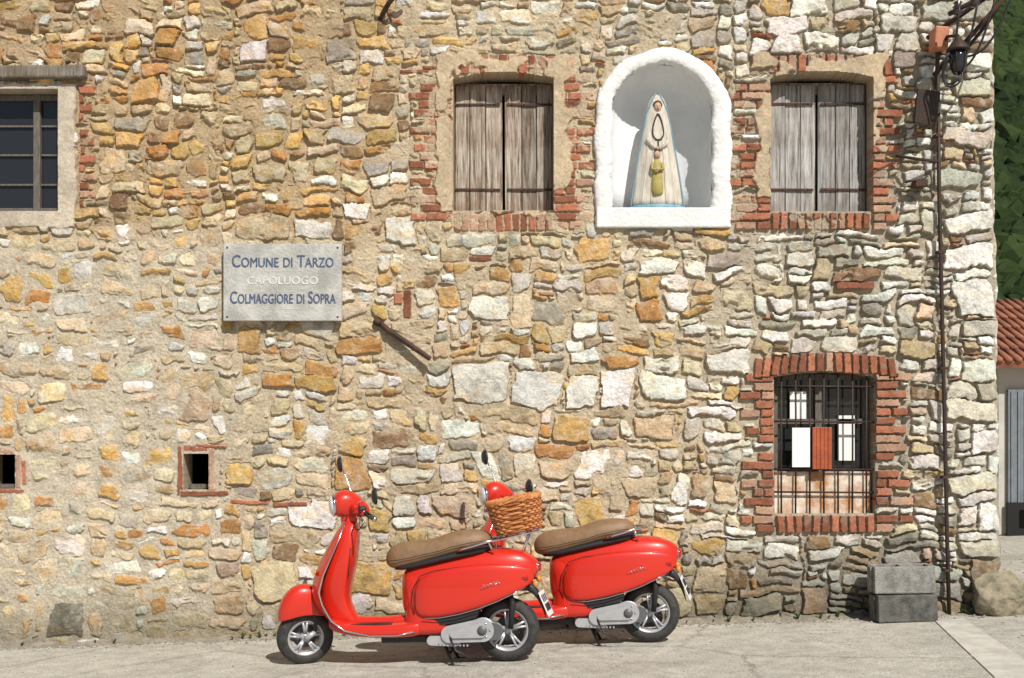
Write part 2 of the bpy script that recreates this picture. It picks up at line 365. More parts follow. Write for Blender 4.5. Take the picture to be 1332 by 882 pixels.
# colours
col=np.array([PAL[s[5]] for s in ST],np.float32)
col*=rng.uniform(.78,1.12,(NS,1)).astype(np.float32)
col*=1+rng.uniform(-.05,.05,(NS,3)).astype(np.float32)
bk=np.where(isb)[0]; col[bk]=np.array((.37,.145,.085))*rng.uniform(.6,1.25,(len(bk),1))
pale=rng.rand(len(bk))<.28; col[bk[pale]]=np.array((.44,.27,.185))*rng.uniform(.8,1.15,(pale.sum(),1))
Cc=col[own]
mo=np.stack([np.full_like(X,.48),np.full_like(X,.395),np.full_like(X,.275)],-1)
mo=mo*(1-wt[...,None])+np.array((.40,.30,.185))*wt[...,None]
mo=mo*(1-wl[...,None])+np.array((.475,.415,.32))*wl[...,None]
mo=mo*(1-.7*wr[...,None])+np.array((.34,.31,.255))*.7*wr[...,None]
mo=mo*(1+.20*fbm(X,Z,.09,4,0)+.12*vn(X,Z,.012,3))[...,None]
var=fbm(X,Z,.07,4,2); var2=fbm(X,Z,.02,3,5)
Cc=Cc*(1+.26*var+.18*var2)[...,None]
st=sst(.12,.45,fbm(X,Z*1.6,.12,3,4))[...,None]*.55*nb[...,None]*(1-.5*wr[...,None])
Cc=Cc*(1-st)+Cc*np.array((1.05,.80,.48))*st
bl=sst(.15,.5,fbm(X,Z,.05,3,3))[...,None]*.34*nb[...,None]
Cc=Cc*(1-bl)+np.array((.61,.56,.47))*bl
dk=sst(.2,.5,fbm(X,Z,.10,4,7))[...,None]*.42
Cc=Cc*(1-dk*.6)
colr=Cc*m2[...,None]+mo*(1-m2[...,None])
def rectd(x0,x1,y0,y1):
    return np.minimum(np.minimum(PX-x0,x1-PX),np.minimum(PY-y0,y1-PY))
ed=vn(X,Z,.12,2)*7+vn(X,Z,.04,5)*3
pl=np.zeros_like(X)
for r in [(567,742,71,284),(980,1152,71,200),(980,1004,150,262),(-60,104,108,301)]:
    pl=np.maximum(pl,sst(0,2.5,rectd(*r)+ed*(1 if r[0]>0 else .3)-2))
pn=fbm(X,Z,.25,3,1)
pl*=np.where(PX>110,sst(-.28,-.18,pn+.12*vn(X,Z,.03,1)),1)
plc=np.array((.49,.385,.26))*(1+.25*fbm(X,Z,.15,4,3)+.1*vn(X,Z,.02,1))[...,None]
gp=(PX<110)[...,None]; plc=np.where(gp,np.array((.50,.43,.34))*(1+.34*fbm(X,Z,.12,4,3))[...,None],plc)
out=out*(1-pl)+(.040+.006*fbm(X,Z,.07,3,2))*pl; colr=colr*(1-pl[...,None])+plc*pl[...,None]
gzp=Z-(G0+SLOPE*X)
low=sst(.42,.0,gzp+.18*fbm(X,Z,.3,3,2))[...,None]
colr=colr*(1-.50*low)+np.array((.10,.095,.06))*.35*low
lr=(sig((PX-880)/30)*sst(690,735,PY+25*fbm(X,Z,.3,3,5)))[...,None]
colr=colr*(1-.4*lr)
lic=sst(.25,.45,fbm(X,Z,.1,4,6))[...,None]*wr[...,None]*.4
colr=colr*(1-lic)+np.array((.27,.25,.21))*lic
for (x0,x1,y1) in ((590,720,300),(1002,1133,300),(295,447,419)):
    wsh=sst(.1,.5,vn(X,Z*.12,.05,3)+.3*vn(X,Z,.2,1))*sig((PX-x0)/4)*sig((x1-PX)/4)*sst(y1+75,y1,PY)*(PY>y1-1)
    colr=colr*(1-.25*wsh[...,None])
big_=fbm(X,Z,1.3,3,2)[...,None]; colr=colr*(1+.10*big_)
colr=np.clip(colr,.01,.82)
ino=np.zeros(X.shape,bool)
for (x0,x1,y0,y1,rise) in OPEN:
    t=(PX-(x0+x1)/2)/((x1-x0)/2)
    ino|=(PX>x0)&(PX<x1)&(PY<y1)&(PY>y0+rise*t*t)
nin=(PX>788)&(PX<932)&(PY<280)&(((PX-860)**2+(PY-150)**2<72**2)|(PY>150))
Y=-out
Y[ino]=.22; Y[nin]=.03
ino|=nin
colr[ino]=np.array((.34,.27,.19))
cf=sst(3.80,XMAX,X); Y=np.where(cf>0,Y*(1-cf)+.04*cf,Y)
XX=X-(.065*np.clip(Z,0,6)/5)*sst(3.2,XMAX,X)+.024*fbm(Z*0+3,Z,.12,3,1)*cf
ny_,nx_=X.shape
vid=np.arange(nx_*ny_).reshape(ny_,nx_)
keep=~(ino[:-1,:-1]&ino[1:,:-1]&ino[:-1,1:]&ino[1:,1:])
q=np.stack([vid[:-1,:-1],vid[:-1,1:],vid[1:,1:],vid[1:,:-1]],-1)[keep]
me=bpy.data.meshes.new('stone_facade'); nv=nx_*ny_; nf=len(q)
me.vertices.add(nv); me.loops.add(nf*4); me.polygons.add(nf)
co=np.stack([XX,Y,Z],-1).astype(np.float32).reshape(-1); me.vertices.foreach_set('co',co)
me.loops.foreach_set('vertex_index',q.reshape(-1).astype(np.int32))
me.polygons.foreach_set('loop_start',np.arange(0,nf*4,4,dtype=np.int32))
me.polygons.foreach_set('use_smooth',np.zeros(nf,bool))
me.update(calc_edges=True)
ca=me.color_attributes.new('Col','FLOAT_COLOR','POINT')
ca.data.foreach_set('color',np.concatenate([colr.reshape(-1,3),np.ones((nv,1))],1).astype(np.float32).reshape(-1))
fm=bpy.data.materials.new('rubble_stone'); fm.use_nodes=True; nt=fm.node_tree; b=nt.nodes['Principled BSDF']; b.inputs['Roughness'].default_value=.95; b.inputs['Specular IOR Level'].default_value=.15
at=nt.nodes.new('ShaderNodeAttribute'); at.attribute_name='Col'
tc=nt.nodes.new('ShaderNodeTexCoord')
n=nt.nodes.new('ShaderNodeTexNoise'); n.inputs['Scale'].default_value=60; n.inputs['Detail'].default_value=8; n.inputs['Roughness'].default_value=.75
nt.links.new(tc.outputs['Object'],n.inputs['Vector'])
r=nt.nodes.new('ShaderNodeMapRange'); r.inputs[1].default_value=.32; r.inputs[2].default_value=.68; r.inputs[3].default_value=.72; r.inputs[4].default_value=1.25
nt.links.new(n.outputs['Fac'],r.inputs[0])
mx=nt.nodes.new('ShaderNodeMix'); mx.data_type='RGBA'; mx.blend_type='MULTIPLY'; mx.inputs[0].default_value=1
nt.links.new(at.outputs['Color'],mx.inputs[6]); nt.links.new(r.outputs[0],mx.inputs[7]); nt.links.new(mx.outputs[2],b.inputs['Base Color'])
bp=nt.nodes.new('ShaderNodeBump'); bp.inputs['Strength'].default_value=.8; bp.inputs['Distance'].default_value=.009
nt.links.new(n.outputs['Fac'],bp.inputs['Height']); nt.links.new(bp.outputs[0],b.inputs['Normal'])
me.materials.append(fm)
house=empty('stone_house')
fo=bpy.data.objects.new('stone_facade',me); C.objects.link(fo); fo.parent=house

sm=bpy.data.materials.new('side_stone'); sm.use_nodes=True; nt=sm.node_tree; b=nt.nodes['Principled BSDF']; b.inputs['Roughness'].default_value=.9
tc=nt.nodes.new('ShaderNodeTexCoord'); mp=nt.nodes.new('ShaderNodeMapping'); mp.inputs['Scale'].default_value=(5,5,10); nt.links.new(tc.outputs['Object'],mp.inputs[0])
vo=nt.nodes.new('ShaderNodeTexVoronoi'); nt.links.new(mp.outputs[0],vo.inputs['Vector']); vo.inputs['Scale'].default_value=1
ve=nt.nodes.new('ShaderNodeTexVoronoi'); ve.feature='DISTANCE_TO_EDGE'; nt.links.new(mp.outputs[0],ve.inputs['Vector']); ve.inputs['Scale'].default_value=1
sx=nt.nodes.new('ShaderNodeSeparateColor'); nt.links.new(vo.outputs['Color'],sx.inputs[0])
cr_=nt.nodes.new('ShaderNodeValToRGB'); e=cr_.color_ramp.elements; e[0].color=(.3,.2,.1,1); e[1].color=(.58,.55,.5,1); k=e.new(.5); k.color=(.42,.34,.22,1)
nt.links.new(sx.outputs[0],cr_.inputs[0])
mr=nt.nodes.new('ShaderNodeMapRange'); mr.inputs[1].default_value=.02; mr.inputs[2].default_value=.1; nt.links.new(ve.outputs['Distance'],mr.inputs[0])
mx=nt.nodes.new('ShaderNodeMix'); mx.data_type='RGBA'; mx.inputs[6].default_value=(.3,.25,.18,1); nt.links.new(mr.outputs[0],mx.inputs[0]); nt.links.new(cr_.outputs[0],mx.inputs[7]); nt.links.new(mx.outputs[2],b.inputs['Base Color'])
bp=nt.nodes.new('ShaderNodeBump'); bp.inputs['Distance'].default_value=.03; nt.links.new(mr.outputs[0],bp.inputs['Height']); nt.links.new(bp.outputs[0],b.inputs['Normal'])
box('side_wall',(3.70,4.05,3.1),(.2,8,7.0),sm,house)
box('left_wall',(-7.9,4.05,3.1),(.2,8,7.0),sm,house)
box('back_wall',(-2.1,8.1,3.1),(11.6,.2,7.0),sm,house)
mesh('roof',[(-8.4,-.35,6.5),(4.2,-.35,6.5),(4.2,4.1,8.2),(-8.4,4.1,8.2),(-8.4,8.5,6.5),(4.2,8.5,6.5)],[(0,1,2,3),(3,2,5,4)],M['tiles'],house,solid=.15)

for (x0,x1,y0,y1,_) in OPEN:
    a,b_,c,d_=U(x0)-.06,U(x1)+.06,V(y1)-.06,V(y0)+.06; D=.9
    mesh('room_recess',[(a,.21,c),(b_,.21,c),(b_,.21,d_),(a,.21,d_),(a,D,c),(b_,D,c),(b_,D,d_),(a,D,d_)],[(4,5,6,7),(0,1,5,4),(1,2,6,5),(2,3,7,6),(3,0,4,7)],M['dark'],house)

# ------------------------------------------------------------ shutters
def shutter(x0,x1,y0,y1,m,par):
    sh=empty('window_shutters',parent=par)
    n=3; mid=(x0+x1)/2
    for a,b_ in ((x0+1,mid-1.2),(mid+1.2,x1-1)):
        w=(b_-a)/n; cuts=[a,a+w*random.uniform(.85,1.15),a+2*w*random.uniform(.94,1.06),b_]
        for k in range(n):
            p0,p1=U(cuts[k])+.003,U(cuts[k+1])-.003
            cz=(V(y1-2)+V(y0))/2; hz=V(y0)-V(y1-2)
            o=box('plank',(0,0,0),(p1-p0,.03,hz),m,sh,bevel=.003)
            o.location=((p0+p1)/2,.150+random.uniform(-.005,.005),cz+random.uniform(-.006,.004)); o.rotation_euler=(random.uniform(-.006,.006),random.uniform(-.004,.004),random.uniform(-.03,.03))
        for yy in (y0+26,y1-32):
            ax,bx=(U(x0-2),U(x0+ (mid-x0)*.93)) if a<mid-5 else (U(mid+(x1-mid)*.07),U(x1+2))
            box('strap_hinge',((ax+bx)/2,.127,V(yy)),(bx-ax,.007,.020),M['rust'],sh,bevel=.002,rot=(0,random.uniform(-.015,.015),0))
            for q_ in range(4): ell('hinge_nail',(ax+(bx-ax)*(.1+.26*q_),.122,V(yy)),(.006,.004,.006),M['iron'],sh,N=8)
    box('shutter_frame',(U(mid),.195,V(y0+4)),(U(x1)-U(x0)+.02,.05,.09),M['wood1'],sh)
shutter(590,720,105,275,M['wood1'],house)
shutter(1002,1133,104,275,M['wood2'],house)

lw=empty('casement_window',parent=house)
box('lintel_beam',(U(34),-.04,V(98)),(U(116)-U(-48),.12,.10),M['beam'],house,bevel=.015,rot=(0,-.012,0))
box('lintel_beam_lower',(U(20),.03,V(112)),(U(80)-U(-48),.14,.06),M['beam'],house,bevel=.01)
for px,w in ((-36,10),(42,9),(74,7)): box('stile',(U(px),.12,V(197)),(w/165,.05,.96),M['winframe'],lw,bevel=.004)
for py,h in ((123,7),(272,8)): box('rail',(U(20),.122,V(py)),(.7,.045,h/165),M['winframe'],lw,bevel=.004)
for py in (160,198,237):
    for a,b_ in ((-31,37),(47,71)): box('muntin',((U(a)+U(b_))/2,.125,V(py)),(U(b_)-U(a),.025,.014),M['winframe'],lw)
box('pane',(U(20),.135,V(197)),(.7,.004,.95),M['winglass'],lw)
for px,py in ((256,613),(5,613)):
    box('inner_frame',(U(px),.12,V(py+20)),(.2,.04,.03),M['winframe'],house)

bw=empty('barred_window',parent=house)
for k in range(7):
    px=1017+k*18.5
    tube('bar',[(U(px),.03,V(668)),(U(px)+random.uniform(-.004,.004),.03,V(575)),(U(px),.03,V(486))],.0075,M['iron'],bw)
for py in (502,548,610,640): tube('crossbar',[(U(1005),.03,V(py)),(U(1139),.03,V(py+1))],.0075,M['iron'],bw)
for px in (1012,1070,1132): box('frame_stile',(U(px),.155,V(576)),(.05,.04,1.1),M['winframe'],bw)
for py in (490,548,664): box('frame_rail',(U(1072),.153,V(py)),(.78,.04,.04),M['winframe'],bw)
box('pane',(U(1072),.17,V(576)),(.78,.004,1.1),M['winglass'],bw)
box('rusty_panel',(U(1072),.075,V(641)),(.76,.02,.33),M['rustpanel'],bw)
box('inner_paper',(U(1043),.135,V(527)),(.13,.004,.22),M['paper'],bw)
box('inner_paper',(U(1106),.135,V(570)),(.14,.004,.36),M['paper'],bw)
lb=empty('notice_and_letterbox',parent=house)
box('paper_notice',(U(1041.5),.0,V(582)),(.14,.006,.31),M['paper'],lb)
for k in range(5): box('slat',(U(1058+k*5),-.012+.003*(k%2),V(583)),(.029,.03,.33),M['letterbox'],lb,bevel=.003)

# ------------------------------------------------------------ niche
nic=empty('wall_niche')
def arch(rad,xc,ys,ybot,n=40):
    return [(xc-rad,ybot)]+[(xc-rad*math.cos(math.pi*k/n),ys-rad*math.sin(math.pi*k/n)) for k in range(n+1)]+[(xc+rad,ybot)]
def resample(pts,N):
    P=[Vector(p) for p in pts]; L=[0]
    for i in range(1,len(P)): L.append(L[-1]+(P[i]-P[i-1]).length)
    o=[];j=0
    for k in range(N):
        t=L[-1]*k/(N-1)
        while j<len(P)-2 and L[j+1]<t: j+=1
        f=(t-L[j])/max(1e-9,L[j+1]-L[j]); o.append(P[j].lerp(P[j+1],min(1,max(0,f))))
    return o
NN=150
oo=resample(arch(88,861.5,154,297),NN); ii=resample(arch(65,860,150,273),NN)
prof=[(0,.03),(0,-.045),(.12,-.060),(.35,-.064),(.65,-.065),(.88,-.060),(1,-.045),(1,.06)]
vs=[];fs=[]
for k in range(NN):
    for f,y in prof:
        p=oo[k].lerp(ii[k],f); jx=random.uniform(-.9,.9)
        vs.append((U(p.x+1.4*math.sin(k*.37)+jx),y+random.uniform(-.005,.005),V(p.y+1.4*math.sin(k*.29+1)+jx)))
P_=len(prof)
for k in range(NN-1):
    for i in range(P_-1): fs.append((k*P_+i,k*P_+i+1,(k+1)*P_+i+1,(k+1)*P_+i))
mesh('plaster_surround',vs,fs,M['whiteplaster'],nic,smooth=True)
box('plaster_sill',(U(861.5),-.005,V(285)),(U(948)-U(775),.125,(298-272)/165),M['whiteplaster'],nic,bevel=.012)
vs=[];fs=[]; r=65.5/165; D=.34; zs0=V(150); zb=V(274); cx=U(860)
prows=[(zb,1.),(zb+.2,1.),(zb+.4,1.),(zb+.6,1.)]+[(zs0+r*math.sin(a),math.cos(a)) for a in [math.pi/2*k/14 for k in range(15)]]
NP=33
for z,s in prows:
    for k in range(NP):
        ph=math.pi*k/(NP-1); vs.append((cx+r*s*math.cos(ph),.02+D*s*math.sin(ph),z))
for i in range(len(prows)-1):
    for k in range(NP-1): fs.append((i*NP+k,i*NP+k+1,(i+1)*NP+k+1,(i+1)*NP+k))
fs.append(tuple(range(NP)))
mesh('niche_recess',vs,fs,M['nicheplaster'],nic,smooth=True)

# ------------------------------------------------------------ statue
sta=empty('madonna_statue',(U(857),.13,V(273)))
H=.93
prof=[(0,.213),(.06,.206),(.15,.195),(.3,.175),(.45,.152),(.6,.128),(.72,.108),(.8,.094),(.87,.082),(.93,.066),(.97,.044),(.99,.02)]
pt=[p[0] for p in prof]; pw=[p[1] for p in prof]
rings=[]
for t,w in prof:
    ring=[]
    for k in range(66):
        a=2*math.pi*k/66; fold=1+.03*math.sin(11*a+t*2)*(1-t)
        ring.append(Vector((w*fold*math.cos(a),w*.62*fold*math.sin(a),t*H+.02)))
    rings.append(ring)
loft('mantle',rings,M['cream'],sta,1)
ob=lathe('base',[(.21,0),(.225,.01),(.225,.03),(.2,.045)],(0,0,0),M['statueblue'],sta,'z',40); ob.scale=(1.02,.68,1)
for s in (-1,1):
    pts=[]
    for i in range(24):
        t=i/23; w=np.interp(t,pt,pw); a=math.radians(-90+s*(80-16*t)) if t<.8 else math.radians(-90+s*(67.2-(t-.8)*200))
        pts.append((w*1.02*math.cos(a),w*.63*math.sin(a)*1.02,t*H+.02))
    tube('mantle_border',pts,.0065,M['statueblue'],sta)
for s in (-1,-.45,.45,1):
    pts=[]
    for i in range(14):
        t=.03+i/13*.62; w=np.interp(t,pt,pw); a=math.radians(-90+s*38*(1-.2*t)); pts.append((w*1.0*math.cos(a),w*.62*math.sin(a)+.003,t*H+.02))
    tube('robe_fold',pts,[.009]*14,M['cream'],sta)
ell('hair',(0,-.036,.842),(.040,.022,.044),M['rust'],sta)
ell('face',(0,-.044,.828),(.031,.026,.042),M['skin'],sta)
ell('nose',(0,-.070,.826),(.005,.007,.010),M['skin'],sta)
for s in (-1,1): ell('eye',(s*.012,-.0665,.836),(.005,.003,.0025),M['bead'],sta)
ell('mouth',(0,-.067,.809),(.008,.003,.0025),M['rust'],sta)
for i in range(42):
    a=2*math.pi*i/42; x=.040*math.sin(a)*(1-.45*math.cos(a)); z=.665+.105*math.cos(a); t=z/H
    w=np.interp(t,pt,pw); yy=-w*.62*math.sqrt(max(0,1-(x/w)**2))-.008
    ell('rosary_bead',(x,yy,z),(.0068,.0068,.0068),M['bead'],sta,N=8)
for i in range(4): ell('rosary_pendant',(0,-.094,.550-i*.012),(.0055,.005,.006),M['bead'],sta,N=8)
def rr_(z,w,dy): return [Vector((w*math.cos(2*math.pi*k/20)-.012,-.125+dy+w*.6*math.sin(2*math.pi*k/20),z)) for k in range(20)]
loft('child_robe',[rr_(.10,.052,0),rr_(.2,.046,.005),rr_(.3,.038,.015),rr_(.36,.036,.022),rr_(.395,.022,.028),rr_(.41,.014,.03)],M['statuegreen'],sta,1)
ell('child_head',(-.012,-.100,.44),(.026,.024,.032),M['skin'],sta)
ell('child_hair',(-.012,-.092,.455),(.027,.024,.026),M['bead'],sta)
for s in (-1,1): tube('child_arm',[(-.012+s*.036,-.104,.37),(-.012+s*.044,-.127,.32),(-.012+s*.012,-.155,.31)],[.013,.012,.009],M['statuegreen'],sta)
ell('child_hands',(-.012,-.158,.312),(.012,.009,.014),M['skin'],sta)
for s in (-1,1):
    tube('sleeve',[(s*.085,-.070,.575),(s*.06,-.085,.525),(s*.02,-.098,.49)],[.014,.017,.013],M['cream'],sta,N=12)
    ell('hand',(s*.011,-.107,.49),(.010,.009,.014),M['skin'],sta)

# ------------------------------------------------------------ plaque
pq=empty('stone_plaque_sign',(U(371),-.075,V(369.5)))
box('slab',(0,0,0),(152/165,.05,99/165),M['marble'],pq,bevel=.004)
def text(s,x,z,size,m,wd,sc):
    cu=bpy.data.curves.new('lettering','FONT'); cu.body=s.upper(); cu.size=size; cu.extrude=.0015; cu.align_x='CENTER'; cu.align_y='CENTER'
    if sc<1:
        cu.body=s; cu.small_caps_scale=sc
        for i,ch_ in enumerate(s):
            if ch_.islower(): cu.body_format[i].use_small_caps=True
    o=bpy.data.objects.new('lettering',cu); C.objects.link(o); o.parent=pq; o.location=(x,-.0265,z); o.rotation_euler=(math.pi/2,0,0); cu.materials.append(m)
    bpy.context.view_layer.update()
    if o.dimensions.x>0: o.scale=(wd/o.dimensions.x,1,1)
    o2=o.copy(); C.objects.link(o2); o2.parent=pq; o2.location=(x+.0035,-.0262,z+.002)
text('Comune di Tarzo',0,.158,.135,M['txtblue'],.79,.78)
text('CAPOLUOGO',0,.010,.085,M['txtwhite'],.55,1)
text('Colmaggiore di Sopra',0,-.125,.135,M['txtblue'],.82,.78)
for z,w in ((.085,.34),(-.21,.30)): box('rule',(.0,-.026,z),(w,.003,.003),M['txtwhite'],pq)
for x,z in ((-.43,.27),(.43,.27),(-.43,-.27),(.43,-.27)): ell('fixing_stud',(x,-.026,z),(.008,.006,.008),M['rust'],pq,N=10)

# ------------------------------------------------------------ iron stays
ib=empty('iron_stay')
tube('bar',[(U(489),.02,V(416)),(U(505),-.06,V(430)),(U(561),-.11,V(468))],[.030,.028,.022],M['rust'],ib,N=6,smooth=False)
ell('knob',(U(492),-.05,V(420)),(.035,.04,.03),M['rust'],ib)
ib2=empty('iron_stay')
tube('bar',[(U(492),.02,V(28)),(U(508),-.12,V(12)),(U(535),-.2,V(-14))],.02,M['rust'],ib2,N=6,smooth=False)

# ------------------------------------------------------------ utility bracket and pipe
up=empty('wall_conduit_pipe')
pp=[(U(1214),-.085,V(95)),(U(1216),-.08,V(250)),(U(1219),-.09,V(400)),(U(1223),-.082,V(550)),(U(1226),-.085,V(700)),(U(1229),-.08,V(800))]
tube('pipe',pp,.0165,M['iron'],up)
for py in (180,330,480,620,740):
    x=np.interp(py,[95,800],[1214,1229]); box('pipe_clip',(U(x),-.06,V(py)),(.06,.08,.02),M['rust'],up)
pb=empty('power_line_bracket')
tube('post',[(U(1214),-.06,V(120)),(U(1212),-.12,V(70)),(U(1214),-.14,V(45))],.018,M['iron'],pb)
tube('arm_upper',[(U(1204),-.03,V(52)),(U(1240),-.25,V(30)),(U(1283),-.52,V(3))],.020,M['rust'],pb)
tube('arm_lower',[(U(1212),-.03,V(100)),(U(1245),-.28,V(62)),(U(1286),-.54,V(10))],.018,M['rust'],pb)
tube('arm_stay',[(U(1234),-.03,V(92)),(U(1262),-.30,V(50)),(U(1284),-.50,V(8))],.014,M['iron'],pb)
tube('arm_cross',[(U(1205),-.46,V(46)),(U(1245),-.48,V(26)),(U(1283),-.50,V(8))],.018,M['iron'],pb)
tube('arm_top',[(U(1250),-.45,V(15)),(U(1300),-.50,V(6))],.014,M['iron'],pb)
for px,py,y in ((1216,38,-.46),(1236,28,-.47),(1256,18,-.48),(1276,8,-.49),(1283,-2,-.5)):
    lathe('insulator',[(.004,-.06),(.024,-.055),(.042,-.03),(.022,-.012),(.040,.004),(.022,.020),(.034,.04),(.004,.055)],(U(px),y,V(py)),M['ceramic'],pb,'z',16)
box('junction_box',(U(1211),-.16,V(61)),(.11,.14,.17),M['orangebox'],pb,bevel=.012,rot=(0,.08,0))
lathe('lamp_cap',[(.012,.16),(.02,.15),(.03,.13),(.05,.11),(.085,.06),(.088,.05),(.05,.045),(.002,.044)],(U(1219),-.42,V(97)),M['iron'],pb,'z',20)
lathe('lamp_glass_body',[(.055,.045),(.062,.0),(.055,-.07),(.04,-.11),(.002,-.115)],(U(1219),-.42,V(97)),M['winglass'],pb,'z',20)
for k in range(6):
    a=k*math.pi/3; tube('lamp_cage_wire',[(U(1219)+r_*math.cos(a),-.42+r_*math.sin(a),V(97)+z_) for r_,z_ in ((.06,.05),(.068,0),(.060,-.07),(.042,-.115),(.005,-.13))],.004,M['iron'],pb,N=6)
tube('lamp_arm',[(U(1214),-.08,V(80)),(U(1216),-.25,V(62)),(U(1219),-.42,V(70))],.013,M['iron'],pb)
for k in range(2):
    cc=Vector((U(1212),-.40-.02*k,V(112))); rd=.08+.02*k
    tube('cable_coil',[cc+Vector((rd*.7*math.cos(a),.03*math.sin(2*a),rd*1.3*math.sin(a))) for a in [i*math.pi/14 for i in range(29)]],.008,M['black'],pb)
for k,(a,b_) in enumerate([((1216,38),(1214,90)),((1236,30),(1216,100)),((1256,22),(1214,110)),((1278,8),(1222,92))]):
    p0=Vector((U(a[0]),-.46,V(a[1]))); p1=Vector((U(b_[0]),-.30,V(b_[1])))
    tube('cable_loop',[p0.lerp(p1,t)+Vector((0.02*k,-.03,-.16*math.sin(math.pi*t))) for t in [i/12 for i in range(13)]],.009,M['black'],pb)
for k in range(3):
    tube('overhead_wire',[Vector((U(1283)-.03*k,-.48,V(2))).lerp(Vector((12,-3+k*.3,7.2)),t)+Vector((0,0,-.6*math.sin(math.pi*t))) for t in [i/16 for i in range(17)]],.006,M['black'],pb)
box('cable_clamp',(U(1190),-.09,V(243)),(.09,.12,.05),M['rust'],pb)
tube('clamp_rod',[(U(1160),-.08,V(206)),(U(1188),-.16,V(214)),(U(1212),-.1,V(214))],.012,M['rust'],pb)
box('clamp_plate',(U(1192),-.22,V(150)),(.20,.02,.26),M['iron'],pb,bevel=.004,rot=(.1,.05,.3))
tube('clamp_plate_arm',[(U(1214),-.08,V(150)),(U(1196),-.21,V(150))],.012,M['iron'],pb)

# ------------------------------------------------------------ ground
def gmat():
    m=bpy.data.materials.new('street_concrete'); m.use_nodes=True; nt=m.node_tree; b=nt.nodes['Principled BSDF']; b.inputs['Roughness'].default_value=.93; b.inputs['Specular IOR Level'].default_value=.2
    tc=nt.nodes.new('ShaderNodeTexCoord')
    def N(s,d): 
        n=nt.nodes.new('ShaderNodeTexNoise'); n.inputs['Scale'].default_value=s; n.inputs['Detail'].default_value=d; n.inputs['Roughness'].default_value=.65; nt.links.new(tc.outputs['Object'],n.inputs['Vector']); return n
    a=N(1.1,6); c=N(70,6); f=N(9,8)
    r=nt.nodes.new('ShaderNodeValToRGB'); e=r.color_ramp.elements; e[0].position=.3; e[0].color=(.41,.385,.33,1); e[1].position=.7; e[1].color=(.57,.535,.46,1)
    nt.links.new(a.outputs['Fac'],r.inputs[0])
    r2=nt.nodes.new('ShaderNodeMapRange'); r2.inputs[1].default_value=.35; r2.inputs[2].default_value=.65; r2.inputs[3].default_value=.66; r2.inputs[4].default_value=1.2; nt.links.new(c.outputs['Fac'],r2.inputs[0])
    r3=nt.nodes.new('ShaderNodeMapRange'); r3.inputs[1].default_value=.35; r3.inputs[2].default_value=.6; r3.inputs[3].default_value=.80; r3.inputs[4].default_value=1.05; nt.links.new(f.outputs['Fac'],r3.inputs[0])
    q=nt.nodes.new('ShaderNodeMath'); q.operation='MULTIPLY'; nt.links.new(r2.outputs[0],q.inputs[0]); nt.links.new(r3.outputs[0],q.inputs[1])
    ve=nt.nodes.new('ShaderNodeTexVoronoi'); ve.feature='DISTANCE_TO_EDGE'; ve.inputs['Scale'].default_value=.45
    wn=nt.nodes.new('ShaderNodeMix'); wn.data_type='VECTOR'; wn.inputs[0].default_value=.12
    nt.links.new(tc.outputs['Object'],wn.inputs[4]); nt.links.new(f.outputs['Color'],wn.inputs[5]); nt.links.new(wn.outputs[1],ve.inputs['Vector'])
    r4=nt.nodes.new('ShaderNodeMapRange'); r4.inputs[1].default_value=.0; r4.inputs[2].default_value=.008; r4.inputs[3].default_value=.7; r4.inputs[4].default_value=1; nt.links.new(ve.outputs['Distance'],r4.inputs[0])
    q2=nt.nodes.new('ShaderNodeMath'); q2.operation='MULTIPLY'; nt.links.new(q.outputs[0],q2.inputs[0]); nt.links.new(r4.outputs[0],q2.inputs[1])
    mx=nt.nodes.new('ShaderNodeMix'); mx.data_type='RGBA'; mx.blend_type='MULTIPLY'; mx.inputs[0].default_value=1
    nt.links.new(r.outputs[0],mx.inputs[6]); nt.links.new(q2.outputs[0],mx.inputs[7]); nt.links.new(mx.outputs[2],b.inputs['Base Color'])
    bp=nt.nodes.new('ShaderNodeBump'); bp.inputs['Strength'].default_value=.7; bp.inputs['Distance'].default_value=.008; nt.links.new(c.outputs['Fac'],bp.inputs['Height']); nt.links.new(bp.outputs[0],b.inputs['Normal'])
    return m
gm=gmat()
gxs=[-600,-14]+[i*.5-6 for i in range(25)]+[14,600]; gys=[-600,-60,-20,-8,-4,-2,-1,-.5,0,.3,5,20,60,600]
vs=[(x,y,gz(x)) for y in gys for x in gxs]; n=len(gxs)
mesh('ground',vs,[(j*n+i,j*n+i+1,(j+1)*n+i+1,(j+1)*n+i) for j in range(len(gys)-1) for i in range(n-1)],gm,smooth=True)
ks=empty('kerb_strip')
A0,A1=(3.20,-.36),(2.62,-3.6); B0,B1=(3.44,-.30),(2.98,-3.6)
for k in range(5):
    t0,t1=k/5+.003,(k+1)/5-.003
    l=lambda p,q,t:(p[0]+(q[0]-p[0])*t,p[1]+(q[1]-p[1])*t)
    pts=[l(A0,A1,t0),l(A0,A1,t1),l(B0,B1,t1),l(B0,B1,t0)]
    o=mesh('kerb_slab',[(x,y,gz(x)+.008) for x,y in pts],[(0,1,2,3)],M['pale'],ks); s=o.modifiers.new('s','SOLIDIFY'); s.thickness=.02
vs=[];fs=[]
def pebble(x,y,z,r,vs,fs):
    i=len(vs); sx,sy,sz=[r*random.uniform(.7,1.3) for _ in range(3)]
    for dx,dy,dz in ((1,0,0),(-1,0,0),(0,1,0),(0,-1,0),(0,0,1),(0,0,-1)): vs.append((x+dx*sx+random.uniform(-.3,.3)*r,y+dy*sy,z+dz*sz*.7))
    for f in ((0,2,4),(2,1,4),(1,3,4),(3,0,4),(2,0,5),(1,2,5),(3,1,5),(0,3,5)): fs.append(tuple(i+q for q in f))
for _ in range(2600):
    x=random.uniform(-4.6,4.2); y=-.05-abs(random.gauss(0,.09)); pebble(x,y,gz(x)+.003,random.choice((.004,.006,.008,.014)),vs,fs)
